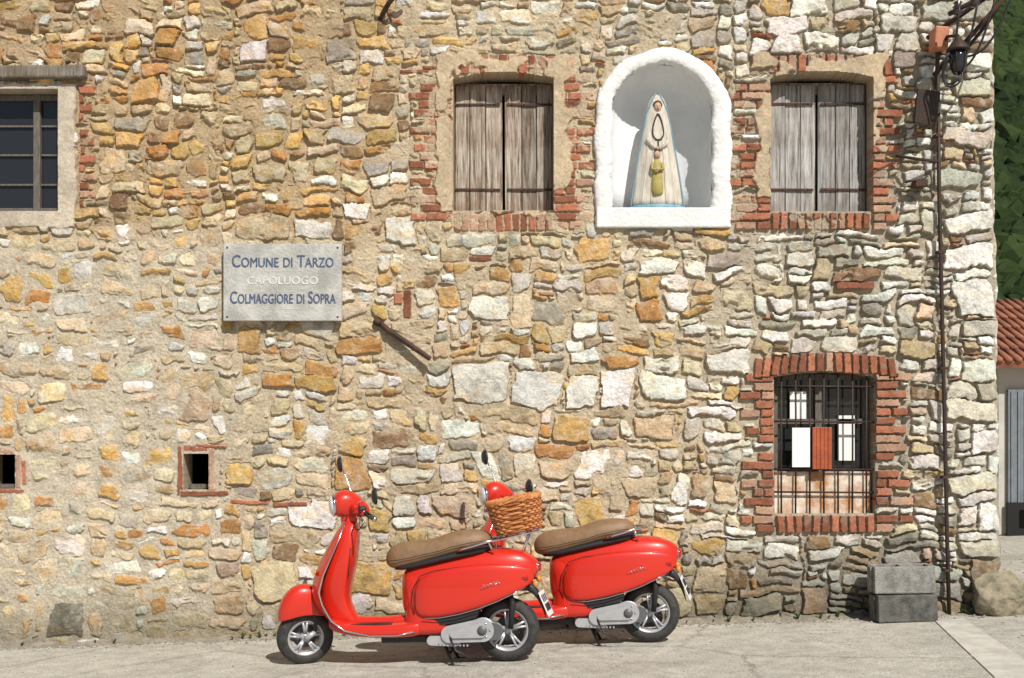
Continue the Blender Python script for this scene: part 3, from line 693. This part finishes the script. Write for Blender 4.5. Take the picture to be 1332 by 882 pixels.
for _ in range(900):
    x=random.uniform(-4.6,5.5); y=random.uniform(-2.4,-.1); pebble(x,y,gz(x)+.002,random.choice((.003,.004,.006)),vs,fs)
for _ in range(700):
    x=random.uniform(3.5,5.5); y=random.uniform(-2,6); pebble(x,y,gz(x)+.002,random.choice((.006,.01,.015)),vs,fs)
mesh('gravel',vs,fs,mat('gravel_stone',(.34,.31,.25),.9,col2=(.16,.14,.11),nscale=30))
vs=[];fs=[];n=260
for k in range(n):
    x=-4.6+k*(8.4/n); w=.05+.05*random.random()+.03*math.sin(k*.3)
    vs+= [(x,.02,gz(x)+.03+.02*random.random()),(x,-w*.6,gz(x)+.018+.01*random.random()),(x,-w-.05,gz(x)-.004)]
for k in range(n-1):
    for i in range(2): fs.append((k*3+i,k*3+i+1,(k+1)*3+i+1,(k+1)*3+i))
mesh('wall_foot_dirt',vs,fs,mat('dirt',(.20,.17,.12),.95,bump=1,bscale=60,col2=(.32,.28,.22),nscale=9),smooth=True)
vs=[];fs=[]
def tuft(x,y,z,s,n):
    for _ in range(n):
        a=random.uniform(0,6.28); l=s*random.uniform(.4,1); lean=random.uniform(.2,.8); w=s*.10
        dx,dy=math.cos(a),math.sin(a); i=len(vs)
        vs.extend([(x-dy*w,y+dx*w,z),(x+dy*w,y-dx*w,z),(x+dx*l*lean*.5+dy*w,y+dy*l*lean*.5-dx*w,z+l*.6),(x+dx*l*lean*.5-dy*w,y+dy*l*lean*.5+dx*w,z+l*.6),(x+dx*l*lean,y+dy*l*lean,z+l*.8)])
        fs.extend([(i,i+1,i+2,i+3),(i+3,i+2,i+4)])
for _ in range(46):
    x=random.choice([random.uniform(-4.2,3.9),random.uniform(2.2,3.9),random.uniform(-2.2,-1)]); tuft(x,-.07-random.random()*.05,gz(x)+.01,random.uniform(.03,.085),10)
mesh('weeds',vs,fs,M['leaf'])

# ------------------------------------------------------------ cinder blocks
def cblock(x,y,z,m,rz):
    e=empty('cinder_block',(x,y,z),(0,-SLOPE*.6,rz))
    L_,D_,H_=.455,.22,.205; t=.035
    box('front_wall',(0,-D_/2+t/2,H_/2),(L_,t,H_),m,e,bevel=.009)
    box('back_wall',(0,D_/2-t/2,H_/2),(L_,t,H_),m,e,bevel=.006)
    for xx in (-L_/2+t/2,0,L_/2-t/2): box('web',(xx,0,H_/2),(t-.003,D_-2*t+.002,H_-.004),m,e)
    box('end_rib',(-L_/2-.007,0,H_/2),(.02,.1,H_-.01),m,e,bevel=.004)
    return e
bx=(1172-666)/169.; 
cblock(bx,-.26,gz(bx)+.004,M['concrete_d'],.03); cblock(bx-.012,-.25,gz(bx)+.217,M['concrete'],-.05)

def boulder(name,c,r,m,seed):
    rnd=random.Random(seed)
    import bmesh
    bm=bmesh.new(); bmesh.ops.create_icosphere(bm,subdivisions=5,radius=1)
    pls=[(Vector((rnd.uniform(-1,1),rnd.uniform(-1,1),rnd.uniform(-.6,1))).normalized(),rnd.uniform(.62,.9)) for _ in range(14)]
    from mathutils import noise
    for v in bm.verts:
        p=v.co.copy()
        for nrm,d_ in pls:
            k=p.dot(nrm)
            if k>d_: p-=nrm*(k-d_)
        p+=v.co*(.06*noise.noise(v.co*3+Vector((seed,0,0)))+.04*noise.noise(v.co*9))
        v.co=Vector((p.x*r[0],p.y*r[1],p.z*r[2]))
    me_=bpy.data.meshes.new(name); bm.to_mesh(me_); bm.free(); me_.materials.append(m)
    me_.polygons.foreach_set('use_smooth',[True]*len(me_.polygons))
    o=bpy.data.objects.new(name,me_); C.objects.link(o); o.location=c; return o
boulder('boulder',(U(1293)+.03,-.12,gz(3.8)+.13),(.29,.20,.20),M['boulder'],3)
boulder('boulder',(4.45,.1,gz(4.4)+.08),(.25,.2,.16),M['boulder'],5)

# ------------------------------------------------------------ scooters
K=190.
def L(px,py,y=0): return Vector(((px-530)/K,y,(861-.035*(px-530)-py)/K))
def scooter(loc,yaw,steer):
    S=empty('scooter',loc,(0,-SLOPE,yaw)); R=M['red']
    def xring(px,t,b,hw,n=2.5,taper=0,y0=0):
        T_=L(px,t);B_=L(px,b); return sring(T_.x,y0,(T_.z+B_.z)/2,hw,(T_.z-B_.z)/2,n,24,taper)
    loft('rear_body',[xring(*a,n=3,taper=.25) for a in [(527,750,782,.04),(531,740,802,.11),(545,731,808,.150),(565,725,804,.162),(600,716,788,.170),(640,710,774,.165),(668,710,762,.150),(686,713,754,.125),(699,720,747,.09),(706,727,741,.04)]],R,S,1)
    for s in (-1,1):
        # flat sided cowl, nearly vertical face, upswept lower edge
        rows=[(547,772,784,.008,.140),(550,756,793,.030,.143),(559,744,798,.048,.147),(580,737,797,.057,.150),(605,732,792,.061,.151),(632,729,784,.060,.149),(655,728,775,.054,.145),(674,729,766,.043,.133),(690,732,758,.029,.115),(702,736,750,.012,.095)]
        loft('side_cowl',[xring(px,t,b_,hw,4.0,.34,s*y0) for px,t,b_,hw,y0 in rows],R,S,1)
        tube('cowl_trim',[L(px,b_-.5,s*(y0+hw*.78)) for px,t,b_,hw,y0 in rows[2:-1]],.0035,M['chrome'],S)
        tube('cowl_seam',[L(547,794,s*.150),L(544,778,s*.152),L(547,760,s*.151),L(556,745,s*.149),L(574,738,s*.158),L(605,733,s*.165),L(640,730,s*.164),L(672,731,s*.150)],.003,M['black'],S)
        pts=[L(636+i*1.0,756-i*.28+2.0*math.sin(i*1.5),s*(.2115-.0012*max(0,i-6))) for i in range(24)]
        tube('script_badge',pts,.0022,M['chrome'],S,N=5)
        box('cowl_reflector',L(690,746,s*.140),(.045,.012,.02),M['taillight'],S,bevel=.004)
    loft('seat',[xring(*a,n=2.7,taper=.22) for a in [(507,722,732,.03),(512,712,738,.085),(525,705,740,.118),(545,702,735,.132),(565,701,729,.138),(578,697,725,.142),(592,691,721,.148),(612,687,716,.148),(632,687,711,.135),(642,691,707,.09),(647,696,704,.04)]],M['seat'],S,1)
    tube('seat_seam',[L(px,y_,-hw-.001) for px,y_,hw in [(512,728,.083),(525,726,.116),(545,722,.131),(565,717,.137),(582,713,.141),(600,707,.147),(622,702,.145),(638,700,.112)]],.0025,M['black'],S,N=6)
    loft('seat_base',[xring(*a,n=2.7) for a in [(515,733,742,.08),(545,728,739,.128),(585,717,728,.142),(630,706,719,.14),(648,702,714,.10)]],M['black'],S,1)
    def zring(py,x0,x1,hw,n=3.2):
        a,b_=L(x0,py),L(x1,py); return sring((a.x+b_.x)/2,0,(a.z+b_.z)/2,hw,(b_.x-a.x)/2,n,24,0,'z')
    loft('seat_post',[zring(*a) for a in [(736,529,580,.10),(758,529,590,.135),(782,533,600,.150),(800,532,600,.162),(812,526,598,.170),(823,522,594,.165)]],R,S,1)
    loft('floor_board',[xring(*a,n=4) for a in [(430,801,813,.12),(440,805,820,.170),(470,809,826,.184),(520,807,826,.186),(548,802,824,.178),(566,800,818,.15)]],R,S,1)
    loft('centre_tunnel',[xring(*a,n=2.6) for a in [(438,798,812,.045),(470,803,815,.05),(520,801,815,.055),(545,794,812,.06)]],R,S,1)
    for k in (-3,-2,2,3): box('floor_rubber_strip',L(490,808.0,k*.045),(.28,.014,.008),M['black'],S)
    box('under_frame',L(530,828,0),(.32,.16,.05),M['black'],S,bevel=.01)
    path=[(457,672,.045),(449,684,.090),(437,703,.160),(423,727,.205),(412,750,.22),(408,772,.215),(416,792,.20),(433,808,.19),(455,817,.184)]
    wr_=[.012,.040,.085,.110,.115,.100,.075,.040,.012]
    nsd=17; vs=[];fs=[]; edges=[[],[]]
    for i,(px,py,hw) in enumerate(path):
        c=L(px,py)
        for k in range(nsd):
            s=-1+2*k/(nsd-1); o_=abs(s)**2.2*wr_[i]
            v_=c+Vector((o_,s*hw,o_*(.25 if i<6 else .6))); vs.append(v_)
            if k==0: edges[0].append(v_)
            if k==nsd-1: edges[1].append(v_)
    for i in range(len(path)-1):
        for k in range(nsd-1): fs.append((i*nsd+k,i*nsd+k+1,(i+1)*nsd+k+1,(i+1)*nsd+k))
    mesh('leg_shield',vs,fs,R,S,smooth=True,solid=.014,sub=2)
    for e_ in edges:
        s=1 if e_[0].y>0 else -1
        ex=[L(490,821,s*.187),L(525,820,s*.188),L(548,815,s*.180)]
        tube('shield_trim',e_+ex,.006,M['chrome'],S)
    loft('inner_column',[zring(*a) for a in [(676,449,471,.055),(690,447,472,.085),(705,441,471,.115),(735,430,467,.13),(762,421,459,.12),(785,420,455,.09),(806,432,470,.075),(815,440,472,.06)]],R,S,1)
    tube('glovebox_seam',[L(467,712,-.06),L(465,712,-.108),L(461,748,-.115),L(458,748,-.06)],.003,M['black'],S)
    loft('horn_cover',[[L(px+3,py,y_)+Vector((dx,0,0)) for y_,dx in ((-w,.02),(-w*.6,-.012),(0,-.022),(w*.6,-.012),(w,.02))] for px,py,w in [(450,682,.02),(441,697,.032),(428,719,.036),(417,740,.034),(411,757,.022)]],R,S,1)
    for k in range(5): box('horn_grille_bar',L(429-k*3.2,722+k*5.5,0)+Vector((-.012,0,0)),(.006,.045,.006),M['chrome'],S)
    top_=L(460,660); bot=L(395,828); ax=(top_-bot).normalized()
    XF=Matrix.Translation(top_)@Matrix.Rotation(steer,4,ax)@Matrix.Translation(-top_)
    loft('handlebar_housing',[xring(*a,n=2.2) for a in [(440,644,669,.064),(443,640,672,.077),(450,637,673,.083),(457,636,673,.083),(466,639,674,.077),(475,646,674,.062),(483,655,673,.042),(487,661,671,.02)]],R,S,1,xf=XF)
    a=L(440,656.5)
    lathe('headlight_ring',[(.070,.012),(.079,.0),(.077,-.012),(.066,-.014)],a,M['chrome'],S,'x',36,xf=XF)
    lathe('headlight_lens',[(.067,-.012),(.060,-.022),(.04,-.031),(.001,-.035)],a,M['glass'],S,'x',36,xf=XF)
    loft('steering_neck',[zring(*q_) for q_ in [(664,448,472,.058),(676,448,470,.055),(688,448,468,.055)]],R,S,1,xf=XF)
    for s in (-1,1):
        tube('handlebar_arm',[L(464,660,s*.05),L(469,660,s*.13),L(475,661,s*.2)],[.045,.030,.021],R,S,N=16,xf=XF)
        tube('grip',[L(475,661,s*.2),L(482,663,s*.335)],[.0165,.0175],M['rubber'],S,N=14,xf=XF)
        tube('grip_end',[L(482,663,s*.335),L(482.6,663.3,s*.35)],.014,M['chrome'],S,N=14,xf=XF)
        box('switch_pod',L(472,657,s*.175),(.05,.05,.045),M['black'],S,bevel=.01,xf=XF)
        tube('brake_lever',[L(466,662,s*.17),L(463,664,s*.22),L(468,667,s*.34)],.006,M['chrome'],S,xf=XF)
        tube('brake_cable',[L(468,664,s*.17),L(474,674,s*.16),L(470,686,s*.09),L(464,690,s*.05)],.004,M['black'],S,N=6,xf=XF)
        if s<0: p2,p3=L(478,640,s*.24),L(484,634,s*.33)
        else: p2,p3=L(464,628,s*.24),L(458,612,s*.28)
        tube('mirror_stem',[L(468,655,s*.15),L(468,646,s*.18),p2,p3],.0055,M['chrome'],S,xf=XF)
        lathe('mirror_shell',[(.004,-.022),(.04,-.018),(.056,-.004),(.058,.004),(.054,.007)],p3,M['black'],S,'x',28,xf=XF)
        lathe('mirror_face',[(.052,.006),(.052,.0085),(.001,.009)],p3,M['mirror'],S,'x',28,xf=XF)
        lathe('front_indicator',[(.003,-.012),(.018,-.008),(.022,0)],L(421,742,s*.155),M['amber'],S,'x',16)
    wc=L(395,830)
    rings=[]
    for px,t,b_,hw in [(361,798,804,.02),(363,787,804,.045),(369,774,802,.07),(379,763,799,.083),(391,758,796,.086),(404,759,796,.084),(416,766,798,.075),(425,779,801,.055),(430,790,804,.03)]:
        T_,B_=L(px,t),L(px,b_); ring=[]
        for k in range(24):
            an=2*math.pi*k/24; c_,s_=math.cos(an),math.sin(an)
            z_=B_.z+(T_.z-B_.z)*(max(0,s_)**.8) if s_>0 else B_.z-.006
            ring.append(Vector((T_.x,hw*math.copysign(abs(c_)**.8,c_),z_)))
        rings.append(ring)
    loft('front_fender',rings,R,S,1,xf=XF)
    tube('front_fork',[L(410,770,.075),L(398,812,.085),L(395,830,.08)],[.022,.02,.025],M['silver'],S,N=12,xf=XF)
    tube('front_link_arm',[L(408,822,-.045),L(395,830,-.05)],[.016,.022],M['silver'],S,N=12,xf=XF)
    tube('front_damper',[L(412,790,-.04),L(407,822,-.045)],.013,M['black'],S,N=12,xf=XF)
    def wheel(c,R0,hw,xf,nm):
        prof=[]
        for k in range(15):
            a_=math.radians(-130+260*k/14); prof.append((R0-.048+.048*math.cos(a_),hw*math.sin(a_)))
        prof.append(prof[0])
        lathe(nm+'_tyre',prof,c,M['rubber'],S,'y',56,xf=xf)
        r1=R0-.074
        lathe(nm+'_rim',[(r1-.016,-hw*.55),(r1-.002,-hw*.86),(r1+.006,-hw*.84),(r1-.002,-hw*.4),(r1-.004,0),(r1-.002,hw*.4),(r1+.006,hw*.8),(r1-.002,hw*.86),(r1-.016,hw*.55),(r1-.018,0),(r1-.016,-hw*.55)],c,M['alu'],S,'y',48,xf=xf)
        lathe(nm+'_hub',[(.001,-hw*.7),(.018,-hw*.7),(.028,-hw*.5),(.036,-hw*.25),(.036,hw*.5),(.001,hw*.55)],c,M['alu'],S,'y',28,xf=xf)
        lathe(nm+'_brake_disc',[(.03,hw*.42),(.085,hw*.42),(.085,hw*.50),(.03,hw*.50),(.03,hw*.42)],c,M['engine'],S,'y',36,xf=xf)
        for k in range(5):
            for dd in (-.13,.13):
                a_=2*math.pi*k/5+.3; b2=a_+dd
                p0=c+Vector((.024*math.cos(a_+dd*.6),-hw*.42,.024*math.sin(a_+dd*.6))); p1=c+Vector(((r1-.008)*math.cos(b2),-hw*.6,(r1-.008)*math.sin(b2)))
                tube(nm+'_spoke',[p0,p1],[.0105,.0085],M['alu'],S,N=6,xf=xf)
    wheel(wc,.195,.052,XF,'front_wheel')
    wheel(L(663,815),.215,.058,None,'rear_wheel')
    def stad(name,p0,r0,p1,r1,y0,y1,m,bev=.012):
        N=18; outl=[]
        d=(p1-p0); ang=math.atan2(d.z,d.x)
        for k in range(N+1): a_=ang+math.pi/2+math.pi*k/N; outl.append((p0.x+r0*math.cos(a_),p0.z+r0*math.sin(a_)))
        for k in range(N+1): a_=ang-math.pi/2+math.pi*k/N; outl.append((p1.x+r1*math.cos(a_),p1.z+r1*math.sin(a_)))
        n_=len(outl); vs=[(x,y0,z) for x,z in outl]+[(x,y1,z) for x,z in outl]
        fs=[tuple(range(n_)),tuple(range(2*n_-1,n_-1,-1))]+[(i,(i+1)%n_,n_+(i+1)%n_,n_+i) for i in range(n_)]
        return mesh(name,vs,fs,m,S,bevel=bev)
    stad('engine_crankcase',L(590,812),.072,L(648,815),.045,-.075,-.125,M['engine'])
    stad('transmission_cover',L(592,818),.040,L(634,812),.060,-.12,-.165,M['silver'],.018)
    stad('transmission_ridge',L(598,817),.020,L(632,812),.040,-.16,-.180,M['silver'],.008)
    lathe('clutch_cap',[(.034,-.02),(.032,-.03),(.001,-.032)],L(634,812,-.155),M['engine'],S,'y',26)
    for k in range(6):
        a_=k*math.pi/3; lathe('cover_bolt',[(.006,0),(.006,-.008),(.001,-.009)],L(634,812,-.163)+Vector((.051*math.cos(a_),0,.051*math.sin(a_))),M['chrome'],S,'y',8)
    lathe('fan_cover',[(.055,.01),(.055,-.03),(.04,-.045),(.001,-.045)],L(583,803,-.10),M['black'],S,'y',30)
    stad('air_filter_box',L(572,800),.035,L(622,790),.028,-.09,-.16,M['black'])
    stad('front_casing',L(568,827),.022,L(598,827),.026,-.10,-.15,M['silver'],.01)
    box('engine_block',L(596,812,.02),(.24,.18,.11),M['black'],S,bevel=.02)
    for k in range(9): box('cooling_fin',L(577+k*4.6,832,-.12),(.010,.06,.016),M['silver'],S)
    stad('exhaust_silencer',L(610,830),.05,L(668,826),.055,.10,.17,M['engine'])
    tube('rear_shock',[L(668,812,-.075),L(672,780,-.085),L(668,765,-.08)],[.018,.022,.018],M['black'],S,N=12)
    loft('rear_mudguard',[xring(px,t,b_,hw,3) for px,t,b_,hw in [(640,762,782,.05),(670,756,768,.055),(692,750,762,.05),(704,762,776,.045),(711,782,794,.04),(713,798,802,.03)]],M['black'],S,1)
    pc=L(711,781)
    rp=(0,math.radians(-22),math.radians(-6))
    box('number_plate',pc+Vector((.012,0,0)),(.006,.175,.175),M['plate'],S,bevel=.003,rot=rp)
    for yy,zz in [(-.05,.035),(0,.035),(.05,.035),(-.055,-.03),(-.018,-.03),(.018,-.03),(.055,-.03)]:
        box('plate_character',pc+Euler(rp).to_matrix()@Vector((.0165,yy,zz)),(.002,.022,.05),M['black'],S,rot=rp)
    lathe('tail_light',[(.03,-.01),(.034,.0),(.028,.016),(.001,.022)],L(705,734),M['taillight'],S,'x',24)
    lathe('tail_light_rim',[(.036,-.012),(.042,0),(.034,.006)],L(704,734),M['chrome'],S,'x',24)
    for s in (-1,1):
        tube('indicator_stalk',[L(694,750,s*.07),L(701,752,s*.12)],.008,M['black'],S)
        lathe('rear_indicator',[(.006,-.02),(.022,-.008),(.024,.006),(.012,.016)],L(703,753,s*.130),M['amber'],S,'x',18)
    gp=[L(606,712,-.15),L(625,706,-.165),L(645,700,-.15),L(660,698,-.10),L(666,697,0),L(660,698,.10),L(645,700,.15),L(625,706,.165),L(606,712,.15)]
    tube('grab_rail',gp,.009,M['chrome'],S,N=10)
    for s in (-1,1): tube('rail_post',[L(645,700,s*.14),L(650,716,s*.10)],.007,M['chrome'],S)
    for s in (-1,1):
        tube('centre_stand_leg',[L(580,828,s*.06),L(588,846,s*.10),L(594,859,s*.13)],.011,M['black'],S)
        tube('stand_foot',[L(588,860,s*.12),L(603,859.0,s*.14)],.010,M['black'],S)
    tube('stand_cross',[L(588,846,-.10),L(588,846,.10)],.009,M['black'],S)
    tube('kick_lever',[L(592,822,-.16),L(600,838,-.19),L(618,845,-.2)],.007,M['black'],S)
    return S
x1=(530-666)/190.; s1=scooter((x1,-1.21,gz(x1)),math.radians(-6),math.radians(24))
x2=x1+1.02; s2=scooter((x2,-.71,gz(x2)),math.radians(-6),math.radians(26))

# ------------------------------------------------------------ rack + basket
Sx=s1
tube('luggage_rack_l',[L(630,704,-.09),L(660,698,-.1),L(710,686,-.1)],.007,M['chrome'],Sx); tube('luggage_rack_r',[L(630,704,.09),L(660,698,.1),L(710,686,.1)],.007,M['chrome'],Sx)
for k in range(5): tube('rack_cross',[L(654+k*13,699-k*3.1,-.1),L(654+k*13,699-k*3.1,.1)],.005,M['chrome'],Sx)
for s in (-1,1): tube('rack_strut',[L(696,689,s*.08),L(684,722,s*.06)],.007,M['chrome'],Sx)
bpy.context.view_layer.update()
wp=s1.matrix_world@L(683,690)
bk_=empty('wicker_basket',wp,(0,math.radians(-12),math.radians(-6)))
def bring(t,off,ph,N=120):
    hx=.145+.033*t; hy=.115+.03*t; p=[]
    for k in range(N):
        a=2*math.pi*k/N; c,s=math.cos(a),math.sin(a); n=3.5
        x=hx*math.copysign(abs(c)**(2/n),c); y=hy*math.copysign(abs(s)**(2/n),s)
        w=1+off*math.sin(15*a+ph)
        p.append(Vector((x*w,y*w,t*.215+.012)))
    return p
for r_ in range(14):
    tube('weave_strand',bring(r_/13*.93,.045,math.pi*(r_%2)),.0085,M['wicker'] if r_%3 else M['wicker_d'],bk_,N=6,closed=True)
for k in range(30):
    pts=[]
    for t in (0,.25,.5,.75,1.0):
        ring=bring(t,0,0); pts.append(ring[int((k+.5)/30*120)%120])
    tube('stake',pts,.007,M['wicker_d'],bk_,N=6)
for o_ in range(3):
    ring=bring(1.0,0,0); pts=[Vector((p.x*(1+.03*math.cos(i*.55+o_*2.09)),p.y*(1+.03*math.cos(i*.55+o_*2.09)),p.z+.011*math.sin(i*.55+o_*2.09))) for i,p in enumerate(ring)]
    tube('braided_rim',pts,.010,M['wicker'],bk_,N=6,closed=True)
ring=bring(0,0,0); mesh('basket_lining',[Vector((p.x*.94,p.y*.94,p.z)) for p in ring]+[Vector((p.x*1.08,p.y*1.10,.2)) for p in ring],[tuple(range(120))]+[(i,(i+1)%120,120+(i+1)%120,120+i) for i in range(120)],M['wicker_d'],bk_)

# ------------------------------------------------------------ shed at right
sh=empty('garage_shed')
sx,sy=6.12,5.5; g=gz(6.5)
box('shed_wall',(sx+3,sy+2,g+1.05),(6,4,2.1),M['shedwall'],sh)
box('metal_door',(sx+.35,sy-.03,g+.85),(.5,.05,1.95),M['sheddoor'],sh)
for k in range(6): box('door_rib',(sx+.14+k*.085,sy-.06,g+.85),(.02,.02,1.9),M['sheddoor'],sh)
box('dark_opening',(sx+.35,sy-.07,g+.2),(.55,.03,.42),M['dark'],sh)
mesh('shed_roof',[(sx-.15,sy-.3,g+2.12),(sx+6.3,sy-.3,g+2.12),(sx+6.3,sy+2,g+3.1),(sx-.15,sy+2,g+3.1),(sx+6.3,sy+4.3,g+2.12),(sx-.15,sy+4.3,g+2.12)],[(0,1,2,3),(3,2,4,5)],M['tiles'],sh,solid=.08)
for k in range(54):
    x=sx-.12+k*.12
    for r_ in range(6):
        t0,t1=r_/6,(r_+1.1)/6
        tube('roof_tile',[(x,sy-.33+2.33*t0,g+2.16+.99*t0+.012),(x,sy-.33+2.33*t1,g+2.16+.99*t1)],[.045,.036],M['tiles'],sh,N=7)
sg=empty('parking_sign'); box('panel',(sx+.52,sy-.5,g+.66),(.22,.02,.22),M['bluesign'],sg,bevel=.005); box('white_stripe',(sx+.52,sy-.513,g+.66),(.12,.006,.05),M['paper'],sg); tube('post',[(sx+.52,sy-.47,g),(sx+.52,sy-.47,g+.78)],.02,M['iron'],sg)

# ------------------------------------------------------------ hill
hx=np.arange(-60,420,4.); hy=np.arange(45,420,4.)
HX,HY=np.meshgrid(hx,hy)
def hz(Xh,Yh):
    ridge=108+(134-Xh)*.75; ridge=np.clip(ridge,55,165)
    t=np.clip((Yh-50)/260,0,1); f=t**1.15*(1-.5*np.clip((Yh-310)/110,0,1))
    return -1+ridge*f+7*fbm(Xh.astype(np.float32),Yh.astype(np.float32),60,3,1)*t
HZ=hz(HX,HY)
n=len(hx); vs=np.stack([HX,HY,HZ],-1).reshape(-1,3).tolist()
mesh('hill',vs,[(j*n+i,j*n+i+1,(j+1)*n+i+1,(j+1)*n+i) for j in range(len(hy)-1) for i in range(n-1)],M['hillg'],smooth=True)
import bmesh
bm=bmesh.new(); bmesh.ops.create_icosphere(bm,subdivisions=2,radius=1); bv=np.array([v.co[:] for v in bm.verts]); bf=np.array([[v.index for v in f.verts] for f in bm.faces]); bm.free()
NT=12000; yy=50+rng.rand(NT)**.8*330; ra=.37+rng.rand(NT)*.15; xx_=ra*(yy+9.2); zz_=hz(xx_,yy)
sc=rng.uniform(.7,1.9,NT)*(0.6+yy/300)
V_=bv[None]*(1+.6*(rng.rand(NT,len(bv),1)-.5))*sc[:,None,None]*np.array((1,1,1.15))+np.stack([xx_,yy,zz_+sc*.6],-1)[:,None]
F_=bf[None]+(np.arange(NT)*len(bv))[:,None,None]
me2=bpy.data.meshes.new('forest'); me2.from_pydata(V_.reshape(-1,3).tolist(),[],F_.reshape(-1,3).tolist()); me2.materials.append(M['foliage']); fo2=bpy.data.objects.new('forest',me2); C.objects.link(fo2)

# ------------------------------------------------------------ light, world, camera
d=Vector((-.45,1,-1.1)).normalized()
sl=bpy.data.lights.new('sun','SUN'); sl.energy=5; sl.angle=math.radians(.5); sl.color=(1,.96,.885)
so=bpy.data.objects.new('sun',sl); C.objects.link(so); so.rotation_euler=d.to_track_quat('-Z','Y').to_euler(); so.location=(5,-10,12)
w=bpy.data.worlds.new('World'); bpy.context.scene.world=w; w.use_nodes=True; nt=w.node_tree
sk=nt.nodes.new('ShaderNodeTexSky'); sk.sky_type='NISHITA'; sk.sun_disc=False; sk.sun_elevation=math.asin(-d.z); sk.sun_rotation=math.atan2(-d.x,-d.y)
nt.links.new(sk.outputs[0],nt.nodes['Background'].inputs[0]); nt.nodes['Background'].inputs[1].default_value=.055
cam=bpy.data.cameras.new('camera'); co_=bpy.data.objects.new('camera',cam); C.objects.link(co_); co_.location=(0,-9.2,1.6); co_.rotation_euler=(math.pi/2,0,0)
cam.sensor_width=36; cam.lens=36*1520/1332; cam.shift_y=114/1332; cam.clip_end=3000; cam.clip_start=.1
sc_=bpy.context.scene; sc_.camera=co_
sc_.view_settings.view_transform='Standard'; sc_.view_settings.look='None'; sc_.view_settings.exposure=0
